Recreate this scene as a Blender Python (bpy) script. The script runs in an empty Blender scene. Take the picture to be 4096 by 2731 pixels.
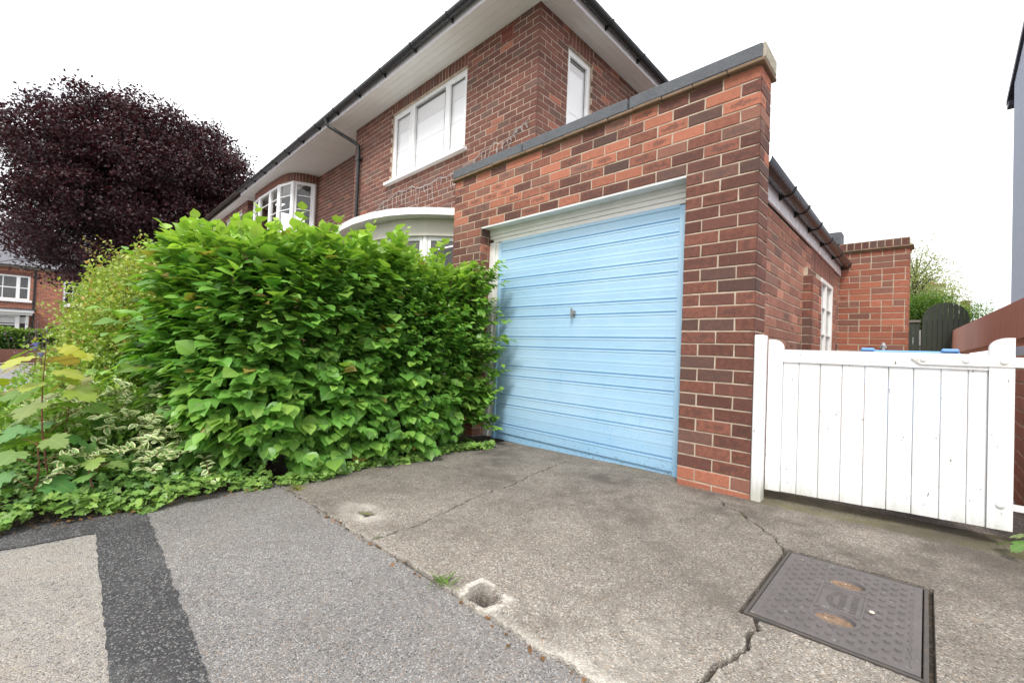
import bpy, math, random
import numpy as np
from mathutils import Vector, Matrix

SC = bpy.context.scene
COL = SC.collection
R = math.radians

# ------------------------------------------------------------------ camera
cam = bpy.data.objects.new('camera', bpy.data.cameras.new('camera'))
COL.objects.link(cam)
cam.data.sensor_width = 36.0
cam.data.lens = 15.065
cam.data.clip_start = 0.05
cam.data.clip_end = 2000
cx = (0.71823944, 0.69466356, 0.03968179)
cd = (0.01474276, 0.04182445, -0.9990162)
cf = (-0.69563981, 0.71811786, 0.01979871)
cam.matrix_world = Matrix(((cx[0], -cd[0], -cf[0], 0.7821), (cx[1], -cd[1], -cf[1], -2.9888),
                           (cx[2], -cd[2], -cf[2], 0.755), (0, 0, 0, 1)))
SC.camera = cam

# ------------------------------------------------------------------ sky, sun, exposure
SUN_EL, SUN_AZ = R(50), R(150)      # azimuth measured clockwise from +Y
w = bpy.data.worlds.new('World')
SC.world = w
w.use_nodes = True
nt = w.node_tree
nt.nodes.clear()
def N(tree, kind, **kw):
    n = tree.nodes.new(kind)
    for k, v in kw.items():
        if k.startswith('i_'):
            key = k[2:]
            key = int(key) if key.isdigit() else key.replace('_', ' ')
            n.inputs[key].default_value = v
        else:
            setattr(n, k, v)
    return n
sky = N(nt, 'ShaderNodeTexSky', sky_type='NISHITA', sun_disc=False, sun_elevation=SUN_EL, sun_rotation=SUN_AZ)
sky.air_density = 1.2; sky.dust_density = 2.5
tc = N(nt, 'ShaderNodeTexCoord')
mp = N(nt, 'ShaderNodeMapping'); mp.inputs['Scale'].default_value = (1.0, 1.0, 1.9)
nz = N(nt, 'ShaderNodeTexNoise', i_Scale=2.3, i_Detail=7.0, i_Roughness=0.62)
rm = N(nt, 'ShaderNodeValToRGB')
rm.color_ramp.elements[0].position = 0.21; rm.color_ramp.elements[0].color = (0, 0, 0, 1)
rm.color_ramp.elements[1].position = 0.40; rm.color_ramp.elements[1].color = (1, 1, 1, 1)
mixs = N(nt, 'ShaderNodeMix', data_type='RGBA')
mixs.inputs[7].default_value = (10.4, 10.5, 10.8, 1)      # cloud cover
bg = N(nt, 'ShaderNodeBackground', i_Strength=0.11)
wo = N(nt, 'ShaderNodeOutputWorld')
L = nt.links.new
L(tc.outputs['Generated'], mp.inputs[0]); L(mp.outputs[0], nz.inputs[0]); L(nz.outputs[0], rm.inputs[0])
L(rm.outputs[0], mixs.inputs[0]); L(sky.outputs[0], mixs.inputs[6]); L(mixs.outputs[2], bg.inputs[0]); L(bg.outputs[0], wo.inputs[0])
sl = bpy.data.lights.new('sun', 'SUN'); sl.energy = 2.0; sl.angle = R(12); sl.color = (1, .965, .91)
sun = bpy.data.objects.new('sun', sl); COL.objects.link(sun)
sd = Vector((math.sin(SUN_AZ)*math.cos(SUN_EL), math.cos(SUN_AZ)*math.cos(SUN_EL), math.sin(SUN_EL)))
sun.rotation_euler = sd.to_track_quat('Z', 'Y').to_euler()
SC.view_settings.view_transform = 'Standard'
SC.view_settings.look = 'None'
SC.view_settings.exposure = 0.50
SC.view_settings.gamma = 1.0
SC.view_settings.use_curve_mapping = False
SC.cycles.max_bounces = 8
SC.cycles.transparent_max_bounces = 12
SC.cycles.use_denoising = True

# ------------------------------------------------------------------ object helpers
def tag(o, label=None, cat=None, group=None, kind=None):
    if label: o['label'] = label
    if cat: o['category'] = cat
    if group: o['group'] = group
    if kind: o['kind'] = kind
    return o
def empty(name, loc, label=None, cat=None, group=None, rz=0):
    o = bpy.data.objects.new(name, None)
    COL.objects.link(o)
    o.location = loc; o.rotation_euler = (0, 0, rz); o.empty_display_size = 0.1
    return tag(o, label, cat, group)
def link(name, me, mats, parent=None, world=True):
    o = bpy.data.objects.new(name, me)
    if mats is not None:
        for m in (mats if isinstance(mats, (list, tuple)) else [mats]):
            me.materials.append(m)
    COL.objects.link(o)
    if parent is not None:
        o.parent = parent
        if world:      # mesh was written in world coordinates
            bpy.context.view_layer.update()
            o.matrix_parent_inverse = parent.matrix_world.inverted()
    return o
def copy_tree(o, parent=None):
    c = o.copy(); COL.objects.link(c)
    if parent is not None:
        c.parent = parent; c.matrix_parent_inverse = o.matrix_parent_inverse.copy()
    for ch in o.children: copy_tree(ch, c)
    return c

class MB:
    """collects polygons, then links them as ONE mesh"""
    def __init__(s):
        s.v = []; s.f = []; s.mi = []; s.sm = []; s.uv = None; s.col = None
    def poly(s, pts, mi=0, smooth=False):
        b = len(s.v); s.v.extend([tuple(p) for p in pts]); s.f.append(tuple(range(b, b+len(pts)))); s.mi.append(mi); s.sm.append(smooth)
    def mesh(s, vs, fs, mi=0, smooth=False):
        b = len(s.v); s.v.extend([tuple(p) for p in vs])
        for f in fs: s.f.append(tuple(b+i for i in f)); s.mi.append(mi); s.sm.append(smooth)
    def box(s, a, b, mi=0, bev=0.0):
        x0, y0, z0 = [min(a[i], b[i]) for i in range(3)]; x1, y1, z1 = [max(a[i], b[i]) for i in range(3)]
        if bev <= 0:
            vs = [(x0,y0,z0),(x1,y0,z0),(x1,y1,z0),(x0,y1,z0),(x0,y0,z1),(x1,y0,z1),(x1,y1,z1),(x0,y1,z1)]
            s.mesh(vs, [(0,3,2,1),(4,5,6,7),(0,1,5,4),(1,2,6,5),(2,3,7,6),(3,0,4,7)], mi)
            return
        e = bev; V = []
        idx = {}
        lo = (x0,y0,z0); hi = (x1,y1,z1)
        for cxn in (0,1):
            for cyn in (0,1):
                for czn in (0,1):
                    c = [lo[0] if cxn==0 else hi[0], lo[1] if cyn==0 else hi[1], lo[2] if czn==0 else hi[2]]
                    sg = [1 if cxn==0 else -1, 1 if cyn==0 else -1, 1 if czn==0 else -1]
                    for ax in range(3):
                        p = list(c)
                        for a2 in range(3):
                            if a2 != ax: p[a2] += sg[a2]*e
                        idx[(cxn,cyn,czn,ax)] = len(V); V.append(p)
        F = []
        def g(c, ax): return idx[(c[0],c[1],c[2],ax)]
        for ax in range(3):
            o1, o2 = [(1,2),(2,0),(0,1)][ax]
            for sd_ in (0,1):
                ring = []
                for (p,q) in ((0,0),(1,0),(1,1),(0,1)):
                    c = [0,0,0]; c[ax]=sd_; c[o1]=p; c[o2]=q; ring.append(g(c,ax))
                F.append(tuple(ring) if sd_ else tuple(reversed(ring)))
        for ax in range(3):       # edges along ax
            o1, o2 = [(1,2),(2,0),(0,1)][ax]
            for p in (0,1):
                for q in (0,1):
                    c0=[0,0,0]; c1=[0,0,0]; c0[ax]=0; c1[ax]=1
                    for c in (c0,c1): c[o1]=p; c[o2]=q
                    f = (g(c0,o1), g(c1,o1), g(c1,o2), g(c0,o2))
                    F.append(f if (p!=q) else tuple(reversed(f)))
        for cxn in (0,1):
            for cyn in (0,1):
                for czn in (0,1):
                    c=(cxn,cyn,czn); F.append((g(c,0),g(c,1),g(c,2)))
        s.mesh(V, F, mi)
    def prism(s, poly, fn, t0, t1, mi=0, smooth=False):
        """poly: 2-D points; fn(a, b, t) -> 3-D"""
        n = len(poly)
        vs = [fn(a,b,t0) for a,b in poly] + [fn(a,b,t1) for a,b in poly]
        fs = [(i,(i+1)%n,n+(i+1)%n,n+i) for i in range(n)]
        s.mesh(vs, fs, mi, smooth)
        s.mesh(vs[:n], [tuple(range(n))[::-1]], mi); s.mesh(vs[n:], [tuple(range(n))], mi)
    def tube(s, pts, r, n=8, mi=0, cap=True, smooth=True):
        pts = [Vector(p) for p in pts]; k = len(pts)
        rr = r if isinstance(r, (list, tuple)) else [r]*k
        t = [(pts[min(i+1,k-1)]-pts[max(i-1,0)]).normalized() for i in range(k)]
        a = t[0].orthogonal().normalized(); vs = []
        for i in range(k):
            a = (a - t[i]*a.dot(t[i]))
            a = a.normalized() if a.length > 1e-6 else t[i].orthogonal().normalized()
            b = t[i].cross(a)
            for j in range(n):
                an = 2*math.pi*j/n
                vs.append(pts[i] + (a*math.cos(an)+b*math.sin(an))*rr[i])
        fs = [(i*n+j, i*n+(j+1)%n, (i+1)*n+(j+1)%n, (i+1)*n+j) for i in range(k-1) for j in range(n)]
        s.mesh(vs, fs, mi, smooth)
        if cap:
            s.mesh(vs[:n], [tuple(range(n))[::-1]], mi); s.mesh(vs[-n:], [tuple(range(n))], mi)
    def sheet(s, grid, mi=0, smooth=False):
        """grid: rows of 3-D points"""
        r, c = len(grid), len(grid[0])
        s.mesh([p for row in grid for p in row], [(i*c+j, i*c+j+1, (i+1)*c+j+1, (i+1)*c+j) for i in range(r-1) for j in range(c-1)], mi, smooth)
    def build(s, name, mats, parent=None, fix=True):
        me = bpy.data.meshes.new(name)
        me.from_pydata(s.v, [], s.f)
        me.polygons.foreach_set('material_index', s.mi); me.polygons.foreach_set('use_smooth', s.sm)
        if s.uv is not None:
            ul = me.uv_layers.new(name='UVMap')
            ul.data.foreach_set('uv', np.array(s.uv, dtype=np.float32).ravel())
        if s.col is not None:
            ca = me.color_attributes.new('tone', 'FLOAT_COLOR', 'CORNER')
            ca.data.foreach_set('color', np.array(s.col, dtype=np.float32).ravel())
        me.update()
        return link(name, me, mats, parent)

def np_mesh(name, V, loops, starts, totals, mats, parent=None, col=None, uv=None, smooth=False, mi=None):
    me = bpy.data.meshes.new(name)
    me.vertices.add(len(V)); me.vertices.foreach_set('co', np.asarray(V, dtype=np.float32).ravel())
    me.loops.add(len(loops)); me.loops.foreach_set('vertex_index', np.asarray(loops, dtype=np.int32))
    me.polygons.add(len(starts)); me.polygons.foreach_set('loop_start', np.asarray(starts, dtype=np.int32))
    me.polygons.foreach_set('loop_total', np.asarray(totals, dtype=np.int32))
    if mi is not None: me.polygons.foreach_set('material_index', np.asarray(mi, dtype=np.int32))
    me.polygons.foreach_set('use_smooth', np.full(len(starts), smooth))
    if col is not None:
        ca = me.color_attributes.new('tone', 'FLOAT_COLOR', 'POINT'); ca.data.foreach_set('color', np.asarray(col, dtype=np.float32).ravel())
    if uv is not None:
        ul = me.uv_layers.new(name='UVMap'); ul.data.foreach_set('uv', np.asarray(uv, dtype=np.float32)[np.asarray(loops)].ravel())
    me.update(calc_edges=True); me.validate()
    return link(name, me, mats, parent)

def scatter(name, tv, tf, tuv, M, T, tint, mats, parent=None, smooth=False):
    """copies of one leaf template in ONE mesh. M (n,3,3), T (n,3), tint (n,3)"""
    tv = np.array(tv, float); n = len(M); k = len(tv)
    V = np.einsum('nij,kj->nki', M, tv) + T[:, None, :]
    loops1 = np.concatenate([np.array(f) for f in tf]); tot1 = np.array([len(f) for f in tf])
    st1 = np.concatenate([[0], np.cumsum(tot1)[:-1]])
    loops = (loops1[None]+np.arange(n)[:, None]*k).ravel(); starts = (st1[None]+np.arange(n)[:, None]*len(loops1)).ravel()
    totals = np.tile(tot1, n)
    col = np.ones((n, k, 4)); col[:, :, :3] = np.asarray(tint)[:, None, :]
    uv = np.tile(np.array(tuv, float), (n, 1))
    return np_mesh(name, V.reshape(-1, 3), loops, starts, totals, mats, parent, col.reshape(-1, 4), uv, smooth)

def frames(fwd, up, scale, rng=None, roll=None):
    """rotation matrices with columns (side, fwd, normal)*scale"""
    f = fwd/np.linalg.norm(fwd, axis=1, keepdims=True)
    s = np.cross(f, up); s /= np.linalg.norm(s, axis=1, keepdims=True)+1e-9
    u = np.cross(s, f)
    if roll is not None:
        c, q = np.cos(roll)[:, None], np.sin(roll)[:, None]
        s, u = s*c+u*q, u*c-s*q
    return np.stack([s, f, u], axis=2)*np.asarray(scale)[:, None, None]

# ------------------------------------------------------------------ materials
def mat(name):
    m = bpy.data.materials.new(name); m.use_nodes = True
    t = m.node_tree; t.nodes.clear()
    out = t.nodes.new('ShaderNodeOutputMaterial'); p = t.nodes.new('ShaderNodeBsdfPrincipled')
    t.links.new(p.outputs[0], out.inputs[0])
    return m, t, p, out
def noise(t, scale, detail=4, rough=.55, vec=None, dist=0.0):
    n = N(t, 'ShaderNodeTexNoise', i_Scale=scale, i_Detail=detail, i_Roughness=rough, i_Distortion=dist)
    if vec is not None: t.links.new(vec, n.inputs[0])
    return n.outputs[0]
def objco(t, scale=(1,1,1)):
    c = N(t, 'ShaderNodeTexCoord'); m = N(t, 'ShaderNodeMapping'); m.inputs['Scale'].default_value = scale
    t.links.new(c.outputs['Object'], m.inputs[0]); return m.outputs[0]
def ramp(t, fac, stops):
    r = N(t, 'ShaderNodeValToRGB'); cr = r.color_ramp
    while len(cr.elements) < len(stops): cr.elements.new(0.5)
    for e, (p, c) in zip(cr.elements, stops):
        e.position = p; e.color = (c, c, c, 1) if isinstance(c, (int, float)) else (*c, 1)
    t.links.new(fac, r.inputs[0]); return r.outputs[0]
def mixc(t, fac, a, b, mode='MIX'):
    m = N(t, 'ShaderNodeMix', data_type='RGBA', blend_type=mode)
    for s, x in ((0, fac), (6, a), (7, b)):
        if isinstance(x, (int, float)): m.inputs[s].default_value = x
        elif isinstance(x, tuple): m.inputs[s].default_value = (*x, 1)
        else: t.links.new(x, m.inputs[s])
    return m.outputs[2]
def math_(t, op, a, b=None, c=None):
    m = N(t, 'ShaderNodeMath', operation=op)
    for i, x in enumerate((a, b, c)):
        if x is None: continue
        if isinstance(x, (int, float)): m.inputs[i].default_value = x
        else: t.links.new(x, m.inputs[i])
    return m.outputs[0]
def bump(t, p, h, dist, strength=1.0):
    b = N(t, 'ShaderNodeBump', i_Distance=dist, i_Strength=strength)
    t.links.new(h, b.inputs['Height']); t.links.new(b.outputs[0], p.inputs['Normal'])
def setc(t, p, x, key='Base Color'):
    if isinstance(x, tuple): p.inputs[key].default_value = (*x, 1)
    elif isinstance(x, (int, float)): p.inputs[key].default_value = x
    else: t.links.new(x, p.inputs[key])

def plain(name, base, dirt=None, rough=.5, scale=6., amt=.35, grain=0.0, gscale=120., stretch=(1,1,1), metallic=0.0, spots=None):
    """painted / metal / plastic surface with soft grime"""
    m, t, p, o = mat(name)
    v = objco(t, stretch)
    n1 = noise(t, scale, 6, .65, v)
    f = math_(t, 'MULTIPLY', ramp(t, n1, [(.42, 0.), (.75, 1.)]), amt)
    c = mixc(t, f, base, dirt or tuple(b*.55 for b in base))
    if spots:
        s = ramp(t, noise(t, spots[1], 3, .6, v), [(spots[2], 0.), (spots[2]+.03, 1.)])
        c = mixc(t, s, c, spots[0])
    setc(t, p, c)
    r = math_(t, 'MULTIPLY_ADD', noise(t, scale*3, 3, .5, v), .25, rough-.12); setc(t, p, r, 'Roughness')
    p.inputs['Metallic'].default_value = metallic
    if grain > 0: bump(t, p, noise(t, gscale, 4, .6, v), grain)
    return m

def brick_mat(name, dark, orange, smudge, bscale=60.):
    m, t, p, o = mat(name)
    a = N(t, 'ShaderNodeVertexColor', layer_name='tone'); sp = N(t, 'ShaderNodeSeparateColor')
    t.links.new(a.outputs[0], sp.inputs[0]); v = objco(t)
    uv = N(t, 'ShaderNodeUVMap', uv_map='UVMap'); su = N(t, 'ShaderNodeSeparateXYZ'); t.links.new(uv.outputs[0], su.inputs[0])
    n1 = noise(t, 28, 5, .6, v); n2 = noise(t, 170, 4, .7, v)
    of = math_(t, 'ADD', sp.outputs[1], math_(t, 'MULTIPLY', math_(t, 'SUBTRACT', n1, .5), 1.1))
    c = mixc(t, ramp(t, of, [(.05, 0.), (.95, 1.)]), dark, orange)
    # dark firing marks: elongated patch inside some bricks
    du = math_(t, 'ABSOLUTE', math_(t, 'SUBTRACT', su.outputs[0], .5)); dv = math_(t, 'ABSOLUTE', math_(t, 'SUBTRACT', su.outputs[1], .5))
    d = math_(t, 'ADD', math_(t, 'POWER', math_(t, 'MULTIPLY', du, 2.4), 2.), math_(t, 'POWER', math_(t, 'MULTIPLY', dv, 3.2), 2.))
    d = math_(t, 'ADD', d, math_(t, 'MULTIPLY', math_(t, 'SUBTRACT', n1, .5), 3.2))
    sm = math_(t, 'MULTIPLY', ramp(t, d, [(.25, 1.), (.95, 0.)]), sp.outputs[2])
    c = mixc(t, math_(t, 'MULTIPLY', sm, .62), c, smudge)
    c = mixc(t, math_(t, 'MULTIPLY', a.outputs[1], .62), c, (.14, .10, .085))
    lum = math_(t, 'MULTIPLY_ADD', sp.outputs[0], .66, .60)
    lum = math_(t, 'MULTIPLY', lum, math_(t, 'MULTIPLY_ADD', n2, 1.1, .45))
    hsv = N(t, 'ShaderNodeHueSaturation'); t.links.new(c, hsv.inputs['Color']); t.links.new(lum, hsv.inputs['Value'])
    c = hsv.outputs[0]
    wh = ramp(t, noise(t, 55, 3, .7, v), [(.70, 0.), (.76, .5)])      # lime specks
    c = mixc(t, wh, c, (.45, .40, .34))
    setc(t, p, c); p.inputs['Roughness'].default_value = .85
    hh = math_(t, 'ADD', math_(t, 'MULTIPLY', noise(t, bscale*2, 5, .7, v), .6), math_(t, 'MULTIPLY', noise(t, 420, 3, .7, v), .5))
    bump(t, p, hh, .010, 1.0)
    return m
M_BRICK = brick_mat('rustic_brick', (.172, .070, .052), (.45, .165, .10), (.10, .058, .05))
M_COMMON = brick_mat('common_brick', (.27, .115, .085), (.47, .215, .145), (.09, .06, .055))
M_OLD = brick_mat('old_red_brick', (.27, .095, .06), (.43, .155, .09), (.08, .05, .045))
def mortar_mat(name, c0, c1):
    m, t, p, o = mat(name); v = objco(t)
    setc(t, p, mixc(t, ramp(t, noise(t, 14, 5, .6, v), [(.35, 0.), (.7, 1.)]), c0, c1)); p.inputs['Roughness'].default_value = .95
    bump(t, p, noise(t, 260, 4, .7, v), .003)
    return m
M_MORTAR = mortar_mat('sand_mortar', (.60, .50, .385), (.36, .29, .22))
M_MORTAR2 = mortar_mat('grey_mortar', (.56, .48, .37), (.36, .29, .21))

def ground_mat(name, a, b, chips, stain=None, scale=260., bd=.004, wear=False):
    """stony surface: fine aggregate, pale and dark chips, broad stains"""
    m, t, p, o = mat(name); v = objco(t)
    vo = N(t, 'ShaderNodeTexVoronoi', i_Scale=scale); t.links.new(v, vo.inputs[0])
    sp = N(t, 'ShaderNodeSeparateColor'); t.links.new(vo.outputs['Color'], sp.inputs[0])
    fine = noise(t, scale*1.2, 4, .75, v); mid = noise(t, 22, 5, .65, v); big = noise(t, 2.1, 5, .6, v)
    c = mixc(t, ramp(t, fine, [(.3, 0.), (.7, 1.)]), a, b)
    ch = ramp(t, sp.outputs[0], [(.80, 0.), (.84, 1.)])
    c = mixc(t, math_(t, 'MULTIPLY', ch, .75), c, chips)
    dk = ramp(t, sp.outputs[1], [(.84, 0.), (.88, 1.)])
    c = mixc(t, math_(t, 'MULTIPLY', dk, .7), c, tuple(x*.28 for x in a))
    ta = ramp(t, sp.outputs[2], [(.88, 0.), (.91, 1.)])
    c = mixc(t, math_(t, 'MULTIPLY', ta, .5), c, (min(.5,b[0]*1.35+.02), b[1]*1.0+.01, b[2]*.72+.005))
    lum = math_(t, 'MULTIPLY_ADD', mid, .5, .75)
    lum = math_(t, 'MULTIPLY', lum, math_(t, 'MULTIPLY_ADD', big, .5, .75))
    hsv = N(t, 'ShaderNodeHueSaturation'); t.links.new(c, hsv.inputs['Color']); t.links.new(lum, hsv.inputs['Value']); c = hsv.outputs[0]
    if stain: c = mixc(t, ramp(t, noise(t, 3.2, 6, .7, v), [(.5, 0.), (.72, stain[1])]), c, stain[0])
    if wear:
        at = N(t, 'ShaderNodeVertexColor', layer_name='tone'); s2 = N(t, 'ShaderNodeSeparateColor'); t.links.new(at.outputs[0], s2.inputs[0])
        wn = math_(t, 'MULTIPLY', s2.outputs[0], ramp(t, noise(t, 60, 4, .7, v), [(.30, .3), (.62, 1.)]))
        c = mixc(t, wn, c, (.80, .75, .66))                                   # freshly broken, pale cement
        c = mixc(t, math_(t, 'MULTIPLY', s2.outputs[1], ramp(t, noise(t, 18, 5, .7, v), [(.32, .25), (.62, 1.)])), c, (.24, .225, .09))   # algae
        c = mixc(t, s2.outputs[2], c, (.075, .061, .048))                      # soil in joints
    setc(t, p, c); p.inputs['Roughness'].default_value = .92
    h = math_(t, 'ADD', math_(t, 'MULTIPLY', vo.outputs['Distance'], -1.2), math_(t, 'MULTIPLY', fine, .8))
    bump(t, p, h, bd, .9)
    return m
M_CONC = ground_mat('worn_concrete', (.255, .222, .188), (.37, .33, .285), (.66, .61, .54), ((.16, .132, .105), .7), 190., .006, wear=True)
M_ASPH = ground_mat('grey_asphalt', (.225, .215, .21), (.345, .33, .32), (.58, .56, .54), ((.34, .27, .21), .25), 210., .007)
M_ASPH_PALE = ground_mat('pale_old_asphalt', (.33, .305, .28), (.45, .415, .385), (.58, .53, .47), ((.42, .31, .23), .5), 200., .006)
M_ASPH_NEW = ground_mat('dark_new_asphalt', (.052, .052, .056), (.085, .085, .09), (.34, .33, .32), ((.20, .195, .19), .65), 210., .006)
M_ROAD = ground_mat('road_asphalt', (.26, .26, .265), (.32, .32, .325), (.42, .42, .42), None, 60., .004)
M_PAVE = ground_mat('paving', (.42, .38, .34), (.50, .46, .42), (.6, .58, .54), None, 60., .003)
M_SOIL = ground_mat('soil', (.045, .034, .024), (.07, .052, .036), (.12, .10, .08), None, 90., .012)

M_WHITE = plain('white_frame_paint', (.84, .83, .80), (.56, .54, .49), .42, 5, .3, .0006, 90, spots=((.30, .28, .25), 90, .74))
M_GATE = plain('white_gate_paint', (.86, .865, .87), (.60, .60, .58), .5, 2.6, .55, .0012, 70, (1, 1, .22), spots=((.22, .20, .17), 55, .735))
M_UPVC = plain('white_upvc', (.88, .88, .88), (.66, .66, .66), .3, 3, .2)
M_SOFFIT = plain('cream_soffit_board', (.84, .83, .79), (.66, .64, .58), .5, 2, .4)
M_FASCIA = plain('white_fascia_board', (.92, .90, .94), (.74, .71, .74), .25, 3, .3)
M_BLACK = plain('black_plastic_gutter', (.018, .02, .021), (.035, .038, .036), .28, 12, .5)
M_BLACK_OLD = plain('old_black_gutter', (.03, .024, .02), (.11, .055, .03), .6, 14, .8, .001)
M_FELT = plain('mineral_felt', (.12, .128, .14), (.065, .07, .075), .95, 8, .5, .003, 240, spots=((.30, .32, .34), 300, .60))
M_TILE = plain('creasing_tile', (.24, .155, .10), (.10, .09, .05), .9, 14, .8, .003, 90)
M_ROOF = plain('roof_tile', (.16, .10, .075), (.09, .08, .06), .9, 6, .6, .004, 40)
M_LINTEL = plain('lintel_sheet', (.78, .79, .79), (.36, .35, .31), .5, 5, .4, .0008, 60, spots=((.25, .24, .2), 60, .72))
M_STEEL = plain('dull_handle_metal', (.36, .35, .335), (.22, .21, .2), .42, 40, .5, metallic=.55)
M_IRON = plain('cast_iron', (.125, .110, .108), (.075, .067, .067), .62, 16, .6, .0015, 160, spots=((.20, .19, .17), 34, .66))
M_IRON2 = plain('iron_frame', (.07, .064, .06), (.13, .09, .06), .75, 20, .6, .002, 120)
M_RENDER = plain('grey_pebbledash', (.40, .44, .53), (.30, .33, .40), .95, 70, .7, .010, 110)
M_NAVY = plain('dark_trim', (.035, .035, .06), (.02, .02, .03), .5, 8, .3)
M_REDPAINT = plain('red_masonry_paint', (.42, .165, .105), (.30, .11, .07), .72, 3, .5, .003, 60, (1, 1.5, .4), spots=((.52, .36, .30), 11, .70))
M_GREENWOOD = plain('dark_green_wood', (.035, .043, .030), (.062, .07, .05), .75, 7, .5, .002, 60, (3, 3, .5))
M_GREYWOOD = plain('weathered_timber', (.20, .18, .15), (.12, .11, .09), .85, 7, .5, .002, 60)
M_BLUEBIN = plain('blue_plastic', (.20, .42, .80), (.14, .32, .66), .4, 5, .3)
M_STONE = plain('rough_stone', (.42, .38, .30), (.25, .23, .19), .95, 8, .7, .012, 30)
M_BARK = plain('grey_bark', (.10, .085, .07), (.05, .042, .036), .9, 9, .6, .01, 30)
M_TWIG = plain('brown_twig', (.16, .085, .045), (.10, .07, .03), .75, 20, .5)
M_TWIG_RED = plain('red_stem', (.20, .06, .045), (.12, .08, .03), .6, 20, .5)
M_WIRE = plain('clear_white_cable', (.50, .50, .48), (.5, .5, .5), .35, 20, .3)
M_BULB = plain('frosted_bulb', (.55, .55, .56), (.7, .7, .7), .25, 20, .2)
M_BLIND = plain('white_blind', (.94, .94, .95), (.86, .86, .87), .8, 1, .2)
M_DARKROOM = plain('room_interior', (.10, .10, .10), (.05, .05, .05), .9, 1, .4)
M_SLATE = plain('slate_roof', (.17, .17, .19), (.10, .10, .12), .7, 5, .5, .006, 12)
M_CARPAINT = plain('dark_car_paint', (.02, .022, .026), (.03, .03, .03), .2, 2, .2)
M_RUBBER = plain('tyre_rubber', (.02, .02, .02), (.035, .035, .035), .8, 10, .4)
M_DEBRIS = plain('dry_leaf_litter', (.27, .18, .12), (.07, .048, .034), .9, 60, .9, .004, 160, spots=((.62, .50, .38), 70, .64))
M_SEED = plain('pale_stone_pebble', (.74, .60, .47), (.6, .5, .4), .5, 30, .3)
M_VENT = plain('terracotta_vent', (.30, .085, .06), (.2, .06, .045), .8, 20, .5)
M_VENTHOLE = plain('vent_hole', (.02, .008, .008), None, .95, 20, .5)
M_CREAM = plain('cream_masonry_paint', (.60, .575, .50), (.48, .46, .39), .6, 3, .4)
M_RUST = plain('rusting_white_strap', (.80, .79, .76), (.62, .56, .48), .5, 10, .5, .001, 60, spots=((.62, .25, .09), 13, .66))

def gate_mat():
    m, t, p, o = mat('weathered_white_gate_paint'); v = objco(t); vs = objco(t, (1, 1, .12)); vg=objco(t,(2.2,1,.10))
    sp = N(t, 'ShaderNodeSeparateXYZ'); t.links.new(v, sp.inputs[0])
    c = mixc(t, math_(t,'MULTIPLY',ramp(t, noise(t, 5, 5, .65, vs), [(.42, 0.), (.78, 1.)]),.6), (.86,.865,.87), (.58,.575,.54))
    c = mixc(t, math_(t,'MULTIPLY',ramp(t, noise(t, 34, 5, .7, vg), [(.50, 0.), (.72, 1.)]),.22), c, (.45,.45,.42))
    foot = ramp(t, math_(t,'ADD',math_(t,'MULTIPLY',sp.outputs[2],-4.),math_(t,'MULTIPLY',noise(t,14,4,.7,vs),.9)), [(.30,0.),(.75,1.)])
    c = mixc(t, math_(t,'MULTIPLY',foot,.55), c, (.33,.33,.22))
    chip = ramp(t, noise(t, 46, 3, .7, objco(t,(1,1,.4))), [(.685, 0.), (.705, 1.)])
    c = mixc(t, chip, c, (.20,.17,.13))
    setc(t, p, c); p.inputs['Roughness'].default_value=.5; bump(t, p, noise(t, 60, 4, .6, vg), .002)
    return m
M_GATE = gate_mat()
def door_mat():
    m, t, p, o = mat('faded_blue_door_paint'); v = objco(t); vs = objco(t, (7, 1, .8))
    base = mixc(t, ramp(t, noise(t, 1.3, 4, .6, v), [(.3, 0.), (.7, 1.)]), (.37, .60, .80), (.48, .69, .86))
    sp = N(t, 'ShaderNodeSeparateXYZ'); t.links.new(v, sp.inputs[0])
    # deeper original blue showing through in scattered short vertical rubs
    st = math_(t, 'MULTIPLY', ramp(t, noise(t, 9, 4, .75, vs), [(.59, 0.), (.68, 1.)]), ramp(t, noise(t, 2.2, 3, .5, v), [(.46, 0.), (.60, 1.)]))
    c = mixc(t, math_(t, 'MULTIPLY', st, .8), base, (.20, .50, .76))
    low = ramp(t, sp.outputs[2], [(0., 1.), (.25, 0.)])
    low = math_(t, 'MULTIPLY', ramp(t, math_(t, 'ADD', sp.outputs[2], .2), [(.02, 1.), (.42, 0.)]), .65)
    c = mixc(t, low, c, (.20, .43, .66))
    chp = math_(t, 'MULTIPLY', ramp(t, noise(t, 75, 4, .7, objco(t, (.6, 1, 1))), [(.60, 0.), (.64, 1.)]), ramp(t, math_(t, 'ADD', sp.outputs[2], .2), [(.04, 1.), (.22, 0.)]))
    c = mixc(t, chp, c, (.05, .07, .05))
    tiny = ramp(t, noise(t, 130, 2, .5, v), [(.765, 0.), (.78, 1.)])
    c = mixc(t, math_(t, 'MULTIPLY', tiny, .7), c, (.08, .16, .25))
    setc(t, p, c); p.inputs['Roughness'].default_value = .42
    return m
M_DOOR = door_mat()

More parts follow.
